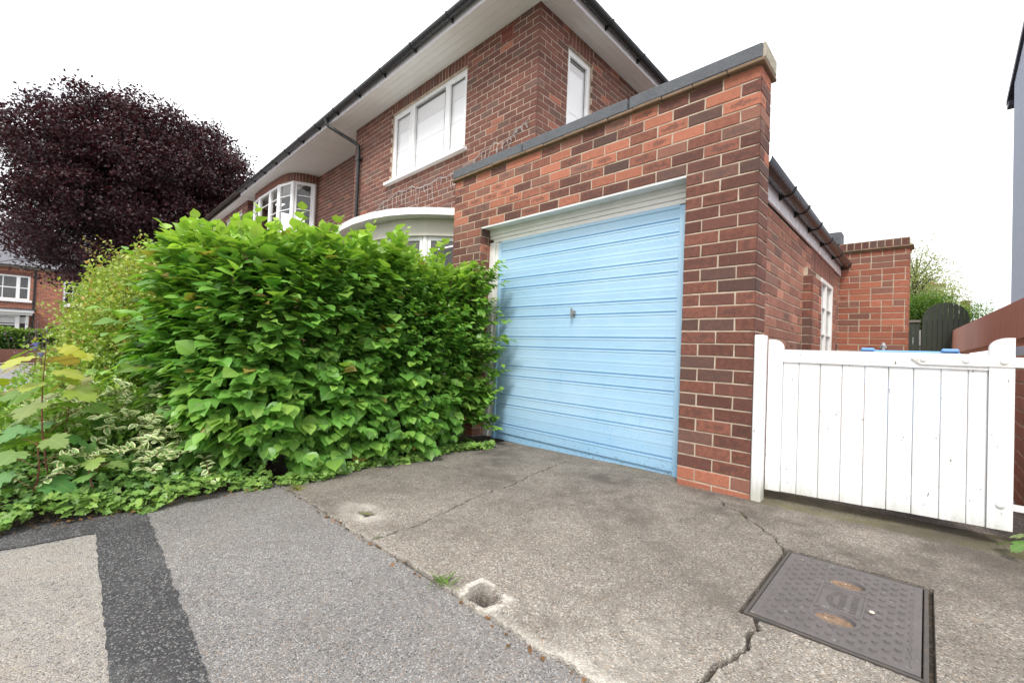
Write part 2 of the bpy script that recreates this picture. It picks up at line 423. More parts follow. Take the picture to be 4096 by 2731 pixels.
def glass_mat(name, ior=2.0, tint=(.92, .95, .96)):
    m, t, p, o = mat(name)
    t.nodes.remove(p)
    tr = N(t, 'ShaderNodeBsdfTransparent'); tr.inputs[0].default_value = (*tint, 1)
    gl = N(t, 'ShaderNodeBsdfGlossy'); gl.inputs['Roughness'].default_value = 0.01
    fr = N(t, 'ShaderNodeFresnel', i_IOR=ior); mx = N(t, 'ShaderNodeMixShader')
    geo = N(t, 'ShaderNodeNewGeometry'); ff = math_(t, 'MULTIPLY', fr.outputs[0], math_(t, 'SUBTRACT', 1.0, geo.outputs['Backfacing']))
    t.links.new(ff, mx.inputs[0]); t.links.new(tr.outputs[0], mx.inputs[1]); t.links.new(gl.outputs[0], mx.inputs[2]); t.links.new(mx.outputs[0], o.inputs[0])
    return m
M_GLASS = glass_mat('window_glass', 1.9, (.99,.99,.99))
M_OBSC = plain('obscured_glass', (.45, .47, .48), (.3, .32, .33), .25, 60, .5, .002, 130)

def leaf_mat(name, tr=.35, vein=.25, margin=None, rough=.42, sheen=.5):
    m, t, p, o = mat(name)
    a = N(t, 'ShaderNodeVertexColor', layer_name='tone')
    uv = N(t, 'ShaderNodeUVMap', uv_map='UVMap'); su = N(t, 'ShaderNodeSeparateXYZ'); t.links.new(uv.outputs[0], su.inputs[0])
    av = math_(t, 'ABSOLUTE', su.outputs[0])
    mid = ramp(t, av, [(.03, 1.), (.09, 0.)])
    side = math_(t, 'SINE', math_(t, 'MULTIPLY', math_(t, 'SUBTRACT', su.outputs[1], math_(t, 'MULTIPLY', av, .45)), 46.))
    side = ramp(t, side, [(.72, 0.), (1., .7)])
    vf = math_(t, 'MULTIPLY', math_(t, 'MAXIMUM', mid, side), vein)
    c = mixc(t, vf, a.outputs[0], (.42, .52, .20))
    if margin:
        nn = noise(t, 9, 2, .5, uv.outputs[0])
        c = mixc(t, ramp(t, math_(t, 'ADD', av, math_(t, 'MULTIPLY', nn, .18)), [(.58, 0.), (.66, 1.)]), c, margin)
    setc(t, p, c); p.inputs['Roughness'].default_value = rough
    p.inputs['Specular IOR Level'].default_value = sheen
    tl = N(t, 'ShaderNodeBsdfTranslucent'); h = N(t, 'ShaderNodeHueSaturation', i_Saturation=1.15, i_Value=1.25); t.links.new(c, h.inputs['Color']); t.links.new(mixc(t, .35, h.outputs[0], (.30, .42, .03), 'MIX'), tl.inputs[0])
    mx = N(t, 'ShaderNodeMixShader', i_0=tr); t.links.new(p.outputs[0], mx.inputs[1]); t.links.new(tl.outputs[0], mx.inputs[2]); t.links.new(mx.outputs[0], o.inputs[0])
    return m
M_LEAF = leaf_mat('hedge_leaf', .38, .38, rough=.38)
M_IVY = leaf_mat('ivy_leaf', .2, .35, rough=.33)
M_MAPLE = leaf_mat('sycamore_leaf', .34, .2)
M_VARI = leaf_mat('variegated_leaf', .25, .1, margin=(.80, .78, .46))
M_SMALL = leaf_mat('small_leaf', .35, 0.)
def beech_mat():
    m, t, p, o = mat('copper_beech_leaf')
    a = N(t, 'ShaderNodeVertexColor', layer_name='tone'); t.links.new(a.outputs[0], p.inputs['Base Color']); p.inputs['Roughness'].default_value = .5
    tl = N(t, 'ShaderNodeBsdfTranslucent'); tl.inputs[0].default_value = (.13, .018, .02, 1)
    mx = N(t, 'ShaderNodeMixShader', i_0=.12); t.links.new(p.outputs[0], mx.inputs[1]); t.links.new(tl.outputs[0], mx.inputs[2]); t.links.new(mx.outputs[0], o.inputs[0])
    return m
M_BEECH = beech_mat()

# ------------------------------------------------------------------ levels
H = .08488           # brick course
BL = .2286           # brick length with joint
def gz(x): 
    return -.115 + .03*x if x > -10 else -.415 + .027*(x+10)
HX, HY, ZS = -2.643, .818, 4.995          # house corner and soffit level

# ------------------------------------------------------------------ brickwork
class Brickwork:
    """real bricks standing 4 mm proud of a mortar core; one mesh"""
    def __init__(s, seed=1):
        s.v=[]; s.f=[]; s.uv=[]; s.col=[]; s.mi=[]; s.rng=random.Random(seed)
    def face(s, pts, uvs, tone, mi):
        b=len(s.v); s.v+= [tuple(p) for p in pts]; s.f.append(tuple(range(b,b+len(pts)))); s.uv+=uvs; s.col+=[tuple(tone) if len(tone)==4 else (*tone,0.)]*len(pts); s.mi.append(mi)
    def brick(s, P, u0, u1, z0, z1, tone, jit=.0012, proud=.004, back=.02, c0=False, c1=False, g0=.0045, g1=.0045):
        """P(u, z, n) -> 3-D"""
        r=s.rng; g=.0045; dz=r.uniform(-jit,jit); dn=r.uniform(-.0015,.002)
        tone=(*tone[:3],.8 if (tone[0]*1000)%1<.15 else 0.)
        a0,a1=u0+g0+r.uniform(-jit,jit),u1-g1+r.uniform(-jit,jit); b0,b1=z0+g+dz,z1-g+dz; e=min(.004,(a1-a0)*.2)
        if a1-a0 < .012: return
        f=proud+dn
        if c0 or c1: f=proud; b0,b1=z0+g,z1-g
        if c0: a0=u0-proud
        if c1: a1=u1+proud
        O=[(a0,b0),(a1,b0),(a1,b1),(a0,b1)]; e0=e*.6 if c0 else e; e1=e*.6 if c1 else e; I=[(a0+e0,b0+e),(a1-e1,b0+e),(a1-e1,b1-e),(a0+e0,b1-e)]
        def jj(P_): return [(x_+(0 if ((c0 and i_ in (0,3)) or (c1 and i_ in (1,2))) else r.uniform(-.0016,.0016)),z_+(0 if c0 or c1 else r.uniform(-.0014,.0014))) for i_,(x_,z_) in enumerate(P_)]
        O=jj(O)
        L_=a1-a0; uvf=lambda p:((p[0]-a0)/L_,(p[1]-b0)/(b1-b0))
        pi=[P(p[0],p[1],f) for p in I]; po=[P(p[0],p[1],f-(.0024 if ((c0 and i in (0,3)) or (c1 and i in (1,2))) else .0035)) for i,p in enumerate(O)]; pb=[P(p[0],p[1],-back) for p in O]
        s.face(pi,[uvf(p) for p in I],tone,0)
        for i in range(4):
            j=(i+1)%4
            s.face([po[i],po[j],pi[j],pi[i]],[uvf(O[i]),uvf(O[j]),uvf(I[j]),uvf(I[i])],tone,0)
            if (i==3 and c0) or (i==1 and c1): continue
            s.face([pb[i],pb[j],po[j],po[i]],[(0,0)]*4,tone,0)
    def core(s, P, u0, u1, z0, z1, thick=.10, e0=True, e1=True):
        q=[(u0,z0),(u1,z0),(u1,z1),(u0,z1)]
        fr=[P(a,b,0) for a,b in q]; bk=[P(a,b,-thick) for a,b in q]
        T=(.5,.5,0); U=[(0,0)]*4
        s.face(fr,U,T,1); s.face(bk[::-1],U,T,1)
        for i in range(4):
            if (i==3 and not e0) or (i==1 and not e1): continue
            j=(i+1)%4; s.face([fr[j],fr[i],bk[i],bk[j]],U,T,1)
    def wall(s, P, u0, u1, z0, n, tone, start=lambda k:(k%2)*.5, openings=(), bond=None, thick=.10, zoff=0, c0=0, c1=0):
        def ct(k,key): return tone(0,z0+k*H,random.Random(k*131+key*17))
        z1=z0+n*H
        us=sorted({u0,u1,*[o[0] for o in openings if u0<o[0]<u1],*[o[1] for o in openings if u0<o[1]<u1]})
        for a,b in zip(us[:-1],us[1:]):
            cuts=sorted([(max(o[2],z0),min(o[3],z1)) for o in openings if o[0]<=a+1e-6 and o[1]>=b-1e-6])
            lo=z0
            for q0,q1 in cuts:
                if q0>lo+1e-4: s.core(P,a,b,lo,q0,thick,not(c0 and a<u0+1e-6),not(c1 and b>u1-1e-6))
                lo=max(lo,q1)
            if z1>lo+1e-4: s.core(P,a,b,lo,z1,thick,not(c0 and a<u0+1e-6),not(c1 and b>u1-1e-6))
        for k in range(n):
            za,zb=z0+k*H,z0+(k+1)*H
            segs=bond(k,u0,u1) if bond else None
            if segs is None:
                e=[u0]; x=u0-start(k)*BL if start(k) else u0
                x=u0+(BL*(1-start(k)) if start(k) else BL)
                while x<u1-.03: e.append(x); x+=BL
                e.append(u1)
                segs=list(zip(e[:-1],e[1:]))
            for a,b in segs:
                parts=[(a,b)]
                for o in openings:
                    if o[2]<zb-.02 and o[3]>za+.02:
                        nx=[]
                        for p,q in parts:
                            if q<=o[0] or p>=o[1]: nx.append((p,q)); continue
                            if p<o[0]-.02: nx.append((p,o[0]))
                            if q>o[1]+.02: nx.append((o[1],q))
                        parts=nx
                for p,q in parts:
                    A_=bool(c0) and p<u0+1e-6; B_=bool(c1) and q>u1-1e-6
                    tn=ct(k,c0) if A_ else (ct(k,c1) if B_ else tone(p,za,s.rng))
                    s.brick(P,p,q,za,zb,tn,c0=A_,c1=B_,g0=.0045 if not any(abs(p-o[1])<1e-6 for o in openings) else -.001,g1=.0045 if not any(abs(q-o[0])<1e-6 for o in openings) else -.001)
    def soldiers(s, P, u0, u1, z0, z1, tone):
        s.core(P,u0,u1,z0,z1,.10); n=max(1,round((u1-u0)/.0765)); d=(u1-u0)/n
        for i in range(n): s.brick(P,u0+i*d,u0+(i+1)*d,z0,z1,tone(u0+i*d,z0,s.rng))
    def build(s,name,mats,parent=None):
        me=bpy.data.meshes.new(name); me.from_pydata(s.v,[],s.f)
        me.polygons.foreach_set('material_index',s.mi)
        ul=me.uv_layers.new(name='UVMap'); ul.data.foreach_set('uv',np.array(s.uv,dtype=np.float32).ravel())
        ca=me.color_attributes.new('tone','FLOAT_COLOR','CORNER'); ca.data.foreach_set('color',np.array(s.col,dtype=np.float32).ravel())
        me.update(); return link(name,me,mats,parent)
def facing(origin, udir, ndir):
    o=Vector(origin); u=Vector(udir); nn=Vector(ndir)
    return lambda a,z,n: (o.x+u.x*a+nn.x*n, o.y+u.y*a+nn.y*n, z)
def ortho(tone_dark): return tone_dark
def t_house(u,z,r):
    q=r.random()
    if q<.04: return (r.uniform(.5,.8),r.uniform(.45,.65),0)
    return (r.uniform(.30,.85),r.uniform(.0,.18),.6 if r.random()<.3 else 0)
def t_common(u,z,r):
    q=r.random(); return (r.uniform(.35,.9), r.uniform(.2,.6) if q<.8 else r.uniform(.7,1.), .8 if r.random()<.12 else 0)
def t_front(u,z,r):
    # lower pier dark, upper rows a mix with orange bricks
    if z<0: return (r.uniform(.6,.9),r.uniform(.85,1.0),0)
    top=(z-1.75)/.5
    if z>1.95 or (z>1.75 and r.random()<.5):
        q=r.random(); o=.56 if z>2.3 else (.42 if z>2.12 else .22)
        if q<o: return (r.uniform(.6,.95),r.uniform(.8,1.05),.95 if r.random()<.35 else 0)
        if q<o+.3: return (r.uniform(.45,.8),r.uniform(.3,.55),.8 if r.random()<.5 else 0)
        return (r.uniform(.25,.65),r.uniform(.0,.2),.7)
    return (r.uniform(.15,.8),r.uniform(.0,.36),.5 if r.random()<.3 else 0)

# ================================================================== GROUND
def plane_grid(name, x0, x1, y0, y1, dz, m, nx=8, ny=2, kind='structure'):
    mb=MB(); g=[]
    for i in range(nx+1):
        x=x0+(x1-x0)*i/nx; g.append([(x,y0+(y1-y0)*j/ny,gz(x)+dz) for j in range(ny+1)])
    mb.sheet(g); o=mb.build(name,m); tag(o,kind=kind); return o
def strip(name, xs, ys, dz, m):
    mb=MB(); mb.sheet([[(x,y,gz(x)+dz) for y in ys] for x in xs]); o=mb.build(name,m); return tag(o,kind='structure')
strip('ground',[-400,-60,-34,-10,-5,0,5,30,400],[-400,-20,0,20,400],-.11,M_SOIL)
strip('footway',[-2.36,-1.5,-.75,0,.75,1.5,3,6],[-9,-6,-4,-3,-2.4,-1.985],-.012,M_ASPH)
# patch outlines on the footway, worn irregular edges
def wob(a,b,n,amp,seed):
    r=random.Random(seed); out=[]
    for i in range(n+1):
        t=i/n; out.append((a[0]+(b[0]-a[0])*t+r.uniform(-amp,amp),a[1]+(b[1]-a[1])*t+r.uniform(-amp,amp)))
    return out
def flat(name, poly, dz, m):
    mb=MB(); mb.poly([(x,y,gz(x)+dz) for x,y in poly]); o=mb.build(name,m); return tag(o,kind='structure')
band=wob((-2.36,-2.66),(2.2,-2.75),150,.005,3)+wob((2.2,-2.91),(-2.0,-2.865),150,.0035,4)
band+= wob((-2.03,-2.9),(-2.13,-5.5),30,.008,5)+[(-2.36,-5.5)]
flat('asphalt_band',band,-.008,M_ASPH_NEW)
pale=[(-2.0,-2.80),(2.2,-2.82),(2.2,-6.5),(-2.1,-6.5)]
flat('pale_asphalt',pale,-.0085,M_ASPH_PALE)
strip('road',[-35,-22,-14,-9.5],[-60,-20,-8,-4,0,20,60],-.06,M_ROAD)
strip('far_pavement',[-36.6,-35],[-60,-20,0,60],.03,M_PAVE)

# concrete drive as a fine height field: cracks, broken edge, two post holes, recess for the cover
def polyline_dist(X,Y,pts):
    D=np.full(X.shape,9.); T=np.zeros(X.shape); acc=0
    for (ax,ay),(bx,by) in zip(pts[:-1],pts[1:]):
        dx,dy=bx-ax,by-ay; l2=dx*dx+dy*dy; t=np.clip(((X-ax)*dx+(Y-ay)*dy)/l2,0,1)
        d=np.hypot(X-ax-t*dx,Y-ay-t*dy); m=d<D; D=np.where(m,d,D); T=np.where(m,acc+t*math.sqrt(l2),T); acc+=math.sqrt(l2)
    return D,T
def jag(pts,seed,amp=.012,n=9):
    r=random.Random(seed); out=[]
    for (ax,ay),(bx,by) in zip(pts[:-1],pts[1:]):
        L_=math.hypot(bx-ax,by-ay); k=max(2,int(L_/.035))
        for i in range(k):
            t=i/k; w_=0 if i==0 else amp; out.append((ax+(bx-ax)*t+r.uniform(-w_,w_),ay+(by-ay)*t+r.uniform(-w_,w_)))
    out.append(pts[-1]); return out
def vnoise(X,Y,sc,seed):
    r=np.random.RandomState(seed); G=r.rand(256,256); x=X*sc+100; y=Y*sc+100
    xi=np.floor(x).astype(int); yi=np.floor(y).astype(int); fx=x-xi; fy=y-yi; fx=fx*fx*(3-2*fx); fy=fy*fy*(3-2*fy)
    g=lambda i,j:G[i%256,j%256]
    return g(xi,yi)*(1-fx)*(1-fy)+g(xi+1,yi)*fx*(1-fy)+g(xi,yi+1)*(1-fx)*fy+g(xi+1,yi+1)*fx*fy
CRK=[([(-1.38,-.05),(-1.3,-.51),(-1.21,-.9),(-1.2,-1.19),(-1.09,-1.59),(-1.05,-1.8),(-1.04,-1.99)],.0028,1),
     ([(-.14,-.1),(-.07,-.24),(.05,-.32),(.16,-.44),(.25,-.54),(.335,-.72)],.0022,2),
     ([(.385,-1.36),(.41,-1.42),(.40,-1.50),(.40,-1.58),(.37,-1.70),(.36,-1.80),(.37,-2.0)],.0032,3)]
COVER=(.345,.80,-1.355,-.68)
def drive():
    xs=np.arange(-2.32,2.301,.0068); ys=np.concatenate([np.arange(-2.0,-1.2,.0055),np.arange(-1.2,.30,.0085)])
    X,Y=np.meshgrid(xs,ys,indexing='ij')
    Z=-.115+.03*X; wear=np.zeros(X.shape); alg=np.zeros(X.shape); soil=np.zeros(X.shape)
    Z=Z+(vnoise(X,Y,3,1)-.5)*.006+(vnoise(X,Y,40,2)-.5)*.0022+(vnoise(X,Y,120,3)-.5)*.0022
    for pts,wd,sd_ in CRK:
        D,T=polyline_dist(X,Y,jag(pts,sd_)); ww=wd*(.45+1.1*vnoise(T,T*0+sd_,9,sd_))
        hit=np.clip(1-(D-ww)/.004,0,1); Z-=hit*.028; soil=np.maximum(soil,hit)
        wear=np.maximum(wear,np.clip(1-(D-ww)/(.012*vnoise(T,T*0,12,sd_+5)+.002),0,1)*(1-hit)*(.5 if sd_!=3 else .9))
    # front edge, ragged and chipped, paler to the right
    edge=-1.985+.006*np.sin(X*7)+(vnoise(X,X*0,16,11)-.5)*.028+(vnoise(X,X*0,60,12)-.5)*.012
    over=Y<edge; Z=np.where(over,Z-.05,Z)
    soil=np.maximum(soil,over*1.)
    right=np.clip((X+.35)/.5,0,1)
    wear=np.maximum(wear,np.clip(1-(Y-edge)/(.018+.10*right*vnoise(X,Y,14,13)**1.3),0,1)*(.35+.65*right)*(~over))
    wear=np.maximum(wear,.42*right*np.clip(1-(Y+2.0)/.75,0,1)*vnoise(X,Y,30,14))
    # post hole at the edge, and a shallow one farther left
    hx,hy=-.335,-1.93; a=np.abs(X-hx)/.058; b=np.abs(Y-hy)/.048
    hole=np.clip((1-np.maximum(a,b))*8+(vnoise(X,Y,50,17)-.5)*1.2,0,1); Z-=hole*.10; soil=np.maximum(soil,hole*.6)
    rim=np.exp(-((np.maximum(a,b)-1.25)/.33)**2)*(vnoise(X,Y,22,18)>.36); Z+=rim*.020*(X<hx+.02)*(Y>hy-.02); wear=np.maximum(wear,rim*.95*(hole<.3))
    hx,hy=-1.375,-1.83; a=np.abs(X-hx)/.05; b=np.abs(Y-hy)/.035
    hole=np.clip((1-np.maximum(a,b))*7+(vnoise(X,Y,50,19)-.5),0,1); Z-=hole*.035; soil=np.maximum(soil,hole*.8)
    rr=np.hypot((X-hx+.03)/.24,(Y-hy+.02)/.12); wear=np.maximum(wear,np.clip((1.05-rr)*3,0,1)*(vnoise(X,Y,18,20)*.9+.05)*(hole<.3)*.75)
    # recess for the cover
    c=COVER; ins=(X>c[0]-.012)&(X<c[1]+.012)&(Y>c[2]-.012)&(Y<c[3]+.012)
    dd=np.maximum(np.maximum(c[0]-X,X-c[1]),np.maximum(c[2]-Y,Y-c[3])); Z=np.where(ins,Z-.045,Z)
    soil=np.maximum(soil,np.clip(1-(dd-.008)/.010,0,1)*(vnoise(X,Y,45,22)>.35))
    # algae along the gate threshold and the door
    t=np.clip(1-np.abs(Y-(.02+.03*X))/.085,0,1)*(X>0); alg=np.maximum(alg,np.clip(t*1.7,0,1)*.95)
    alg=np.maximum(alg,(X>0)*(Y>.05)*.75)
    alg=np.maximum(alg,.35*np.clip(1-(.12-Y)/.15,0,1)*(X<-.45)*(vnoise(X,Y,6,24)))
    # dirty strip by the hedge and pale lichen dots
    soil=np.maximum(soil,np.clip(1-(X+2.30)/.16,0,1)*.55*vnoise(X,Y,14,25))
    soil=np.maximum(soil,np.clip(.62*np.clip((Y+1.85)/1.3,0,1)*(.25+1.0*vnoise(X,Y,3.5,31))*(.55+.8*vnoise(X,Y,15,35)),0,.72)*(soil<.9))
    soil=np.maximum(soil,.5*np.clip((-1.2-X)/.9,0,1)*(.3+.8*vnoise(X,Y,5,32)))
    r=np.random.RandomState(5)
    for _ in range(120):
        px,py=r.uniform(-2.1,1.4),r.uniform(-1.9,-.05); wear=np.maximum(wear,np.clip(1-np.hypot(X-px,Y-py)/r.uniform(.004,.011),0,1)*.9)
    V=np.stack([X,Y,Z],-1).reshape(-1,3); nx,ny=X.shape; I=np.arange(nx*ny).reshape(nx,ny)
    q=np.stack([I[:-1,:-1],I[1:,:-1],I[1:,1:],I[:-1,1:]],-1).reshape(-1,4)
    col=np.stack([wear,alg,soil,np.ones_like(wear)],-1).reshape(-1,4)
    o=np_mesh('driveway',V,q.ravel(),np.arange(len(q))*4,np.full(len(q),4),M_CONC,col=col)
    tag(o,kind='structure'); o.data.color_attributes.active_color_index=0
drive()
strip('side_passage',[-.3,0,.6,1.35,6],[.30,2,6,12],.0,M_CONC)
strip('side_forecourt',[2.29,3,6],[-2,-1,.30],.0,M_CONC)

# ================================================================== GARAGE
GA=empty('garage',(-1.55,.1,-.15),'single brick garage with a pale blue up-and-over door','garage')
PY=.16                                        # depth of the door reveal
def Wf(seed): return Brickwork(seed)
# front wall: u runs from the right corner (x=0) to the left
Pf=facing((0,0,0),(-1,0,0),(0,-1,0)); Pr=facing((0,0,0),(0,1,0),(1,0,0))
W=3.10; OP=(.457,2.643,-.4,24*H)
fb=Brickwork(7)
ZB=-2*H
fb.wall(Pf,0,W,ZB,33,t_front,start=lambda k:.5*((k)%2),openings=[OP],thick=.105,c0=1,c1=3)
# return of the pier on the passage side
def bond_ret(k,u0,u1):
    return [(u0,u0+.1143),(u0+.1143,u1)] if k%2==0 else [(u0,u1)]
fb.wall(Pr,0,.23,ZB,33,t_front,bond=bond_ret,thick=.10,c0=1)
# reveals
Prl=facing((-2.6415,0,0),(0,1,0),(1,0,0)); fb.wall(Prl,.0015,.20,ZB,26,t_front,bond=bond_ret,thick=.10)
Prr=facing((-.4585,.2,0),(0,-1,0),(-1,0,0)); fb.wall(Prr,0,.1985,ZB,26,t_front,bond=bond_ret,thick=.10)
# left end of the parapet wall
Ple=facing((-3.10,.23,0),(0,-1,0),(-1,0,0)); fb.wall(Ple,0,.23,ZB,33,t_front,bond=bond_ret,thick=.10,c1=3)
fb.build('front_wall',[M_BRICK,M_MORTAR],GA)
# broken footings under the pier
mb=MB(); r=random.Random(4)
for i in range(5):
    x=-.45+i*.09; mb.box((x,-.006+r.uniform(-.006,.004),-.24),(x+.083,.1,-.155+r.uniform(-.012,.01)),0,.008)
mb.build('footing',M_VENT,GA)
# creasing tiles and felt coping
mb=MB(); z=31*H
n=14; d=(W+.06)/n; r=random.Random(8)
for i in range(n):
    a=-W-.03+i*d; dz=r.uniform(-.003,.003); mb.box((a+.003,-.045+r.uniform(-.004,.004),z+.001+dz),(a+d-.003,.26,z+.026+dz),0,.005)
mb.build('creasing_tiles',M_TILE,GA)
mb=MB(); z0=z+.028
for a,b in ((-W-.02,-2.06),(-2.045,-.93),(-.915,.012)):
    mb.box((a,-.036,z0),(b,.25,z0+.098),0,.008)
mb.build('coping',M_FELT,GA)
mb=MB(); mb.box((.012,-.03,z0-.002),(.030,.24,z0+.095),0,.004); mb.build('coping_end',M_STONE,GA)
# flat roof behind
mb=MB(); mb.box((-W+.05,.24,2.0),(SX-.01 if 'SX' in globals() else -.13,4.7,2.12)); mb.build('roof',M_FELT,GA)
# door
def door_profile():
    seq='NNWNWNWNWNWNWN'; z=1.885; pts=[]; y0=PY+.006
    def rib(zc,w_,n_):
        for i in range(n_):
            zz=zc-(i-(n_-1)/2)*w_; pts.extend([(zz+w_*.30,y0),(zz+w_*.1,y0+.0017),(zz-w_*.25,y0+.0017),(zz-w_*.45,y0)])
    for i,s_ in enumerate(seq):
        h=.1 if s_=='N' else .2
        pts.append((z-.001,y0-.0035)); pts.append((z-.014,y0-.004)); pts.append((z-.018,y0))
        if s_=='N' and 0<i<13: rib(z-h*.55,.0085,5)
        if s_=='W':
            rib(z-h*.30,.0085,5); pts.extend([(z-h*.515,y0),(z-h*.52,y0+.004),(z-h*.532,y0+.004),(z-h*.535,y0)]); rib(z-h*.75,.0085,5)
        z-=h
        pts.append((z+.0135,y0)); pts.append((z+.0115,y0+.015)); pts.append((z+.0015,y0+.015))
    return pts
dp=door_profile(); mb=MB()
mb.sheet([[(-2.475,y,z),(-.565,y,z)] for z,y in dp])
mb.box((-2.475,PY+.0225,-.178),(-.565,PY+.035,1.884))
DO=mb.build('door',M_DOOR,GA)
mb=MB()
for a,b in ((-2.515,-2.475),(-.565,-.50)): mb.box((a,PY-.004,-.18),(b,PY+.03,1.89),0,.003)
mb.box((-2.475,PY-.003,1.873),(-.565,PY+.02,1.90),0,.002)
mb.build('door_stile',M_DOOR,DO)
for i in range(13):
    for xx in (-2.50,-.52):
        mb=MB(); mb.tube([(xx,PY-.003,-.05+i*.15),(xx,PY-.008,-.05+i*.15)],.004,8); mb.build('rivet',M_DOOR,DO)
# T handle
hx,hz=-1.505,1.105; mb=MB()
pl=[(math.cos(a)*.017*(1 if abs(math.cos(a))<.8 else 1),math.sin(a)*.028) for a in [2*math.pi*i/16 for i in range(16)]]
pl=[(max(-.015,min(.015,a*1.3)),max(-.024,min(.024,b*1.15))) for a,b in pl]
mb.prism(pl,lambda a,b,t:(hx+a,PY-t,hz+b),0,.010,smooth=False)
mb.tube([(hx,PY-.01,hz),(hx,PY-.022,hz),(hx,PY-.038,hz)],[.013,.011,.0085],12)
bl=[(0,.047),(.009,.040),(.0135,.018),(.0145,0),(.0135,-.018),(.009,-.040),(0,-.047),(-.006,-.040),(-.008,-.018),(-.0085,0),(-.008,.018),(-.006,.04)]
mb.prism([(a*.9,b) for a,b in bl],lambda a,b,t:(hx+a,PY-t,hz+b),.036,.046)
mb.build('handle',M_STEEL,DO)
# white timber frame and the sheet under the lintel
mb=MB()
mb.box((-2.640,PY-.02,-.17),(-2.563,PY+.05,1.90),0,.004); mb.box((-2.562,PY,-.17),(-2.517,PY+.05,1.897),0,.003)
mb.box((-2.640,PY-.028,1.975),(-.458,PY+.05,2.035),0,.004)
mb.box((-2.640,PY-.016,1.936),(-.458,PY+.05,1.974),0,.003)
mb.box((-2.600,PY-.004,1.899),(-.458,PY+.05,1.935),0,.003)
mb.build('door_frame',M_WHITE,GA)
mb=MB(); mb.box((-2.62,-.006,24*H-.006),(-.459,PY-.018,24*H-.001)); mb.box((-2.62,-.006,24*H-.016),(-.459,-.003,24*H-.007))
mb.box((-2.62,PY-.034,24*H-.035),(-.459,PY-.029,24*H-.007))
mb.build('lintel',M_LINTEL,GA)
# side wall of common bricks, set back behind the pier
SX=-.12; Ps=facing((SX,.1,0),(0,1,0),(1,0,0))
def bond_side(k,u0,u1):
    e=[u0]; x=u0; i=k
    while x<u1-.02:
        x+= BL if (k%3!=1 or i%2) else BL/2
        i+=1; e.append(min(x,u1))
    return list(zip(e[:-1],e[1:]))
sb=Brickwork(12); WY0,WY1,WZ1=3.08,3.91,1.745
sb.wall(Ps,.06,4.40,-3*H,int((2.02+3*H)/H),t_common,bond=bond_side,openings=[(WY0-.1,WY1-.1,.7,WZ1+.002),(2.485-.1,4.02-.1,WZ1,2.3)],thick=.11)
sb.soldiers(facing((SX,0,0),(0,1,0),(1,0,0)),2.485,4.02,WZ1+.002,1.985,t_house)
sb.build('side_wall',[M_COMMON,M_MORTAR2],GA)
bb=Brickwork(14)
zt=int((1.66+3*H)/H); BXF=-.035
bb.wall(facing((BXF,2.066,0),(0,1,0),(1,0,0)),0,.50,-3*H,zt,t_common,bond=lambda k,a,b:[(a,a+.2286),(a+.2286,a+.35),(a+.35,b)] if k%2 else [(a,a+.12),(a+.12,a+.35),(a+.35,b)],thick=.05,c0=5)
bb.wall(facing((SX,2.066,0),(1,0,0),(0,-1,0)),.002,BXF-SX,-3*H,zt,t_house,bond=lambda k,a,b:[(a,b)],thick=.05,c1=5)
bb.wall(facing((BXF-.002,2.564,0),(-1,0,0),(0,1,0)),0,.08,-3*H,zt,t_house,bond=lambda k,a,b:[(a,b)],thick=.05)
bb.wall(facing((SX+.04,2.09,0),(0,1,0),(1,0,0)),0,.40,zt*H-3*H,1,t_house,bond=lambda k,a,b:[(a,a+.2),(a+.2,b)],thick=.055)
bb.build('buttress',[M_BRICK,M_MORTAR2],GA)
mb=MB(); fx=SX-.05
mb.box((fx,WY0,.7),(fx+.06,WY0+.05,WZ1),0,.003); mb.box((fx,WY1-.05,.7),(fx+.06,WY1,WZ1),0,.003); mb.box((fx,WY0+.05,WZ1-.05),(fx+.06,WY1-.05,WZ1),0,.003); mb.box((fx,WY0+.05,.7),(fx+.06,WY1-.05,.75),0,.003)
SW=mb.build('window',M_WHITE,GA)
mb=MB(); mb.box((fx+.01,WY0+.36,.75),(fx+.055,WY0+.42,WZ1-.05),0,.003)
for zz in (1.08,1.40): mb.box((fx+.012,WY0+.05,zz),(fx+.05,WY1-.05,zz+.022),0,.002)
mb.build('glazing_bar',M_WHITE,SW)
mb=MB(); mb.box((fx+.02,WY0+.05,.75),(fx+.026,WY1-.05,WZ1-.05)); mb.build('pane',M_OBSC,SW)
# fascia and gutter on the passage side
mb=MB(); mb.box((SX+.006,.233,1.965),(SX+.026,4.47,2.15),0,.003); mb.build('fascia',M_FASCIA,GA)
mb=MB(); gx,gzz,gr=-.040,2.125,.060
def half_gutter(mb,pts,r,n=10,axis='y',flip=1):
    rows=[]
    for (x,y,z) in pts:
        row=[]
        for i in range(n+1):
            a=math.pi+math.pi*i/n; c,s_=math.cos(a)*r,math.sin(a)*r
            row.append((x+c,y,z+s_) if axis=='y' else (x,y+c,z+s_))
        rows.append(row)
    mb.sheet(rows,smooth=True)
    rows2=[]
    for (x,y,z) in pts:
        row=[]
        for i in range(n+1):
            a=math.pi+math.pi*i/n; c,s_=math.cos(a)*(r-.004),math.sin(a)*(r-.004)
            row.append((x+c,y,z+s_) if axis=='y' else (x,y+c,z+s_))
        rows2.append(row)
    mb.sheet(rows2,smooth=True)
    for rr in (r,):
        for k in (0,n):
            mb.sheet([[rows[i][k],rows2[i][k]] for i in range(len(pts))])
    for row,row2 in ((rows[0],rows2[0]),(rows[-1],rows2[-1])):
        mb.sheet([[a,b] for a,b in zip(row,row2)])
half_gutter(mb,[(gx,.235,gzz),(gx,4.485,gzz)],gr)
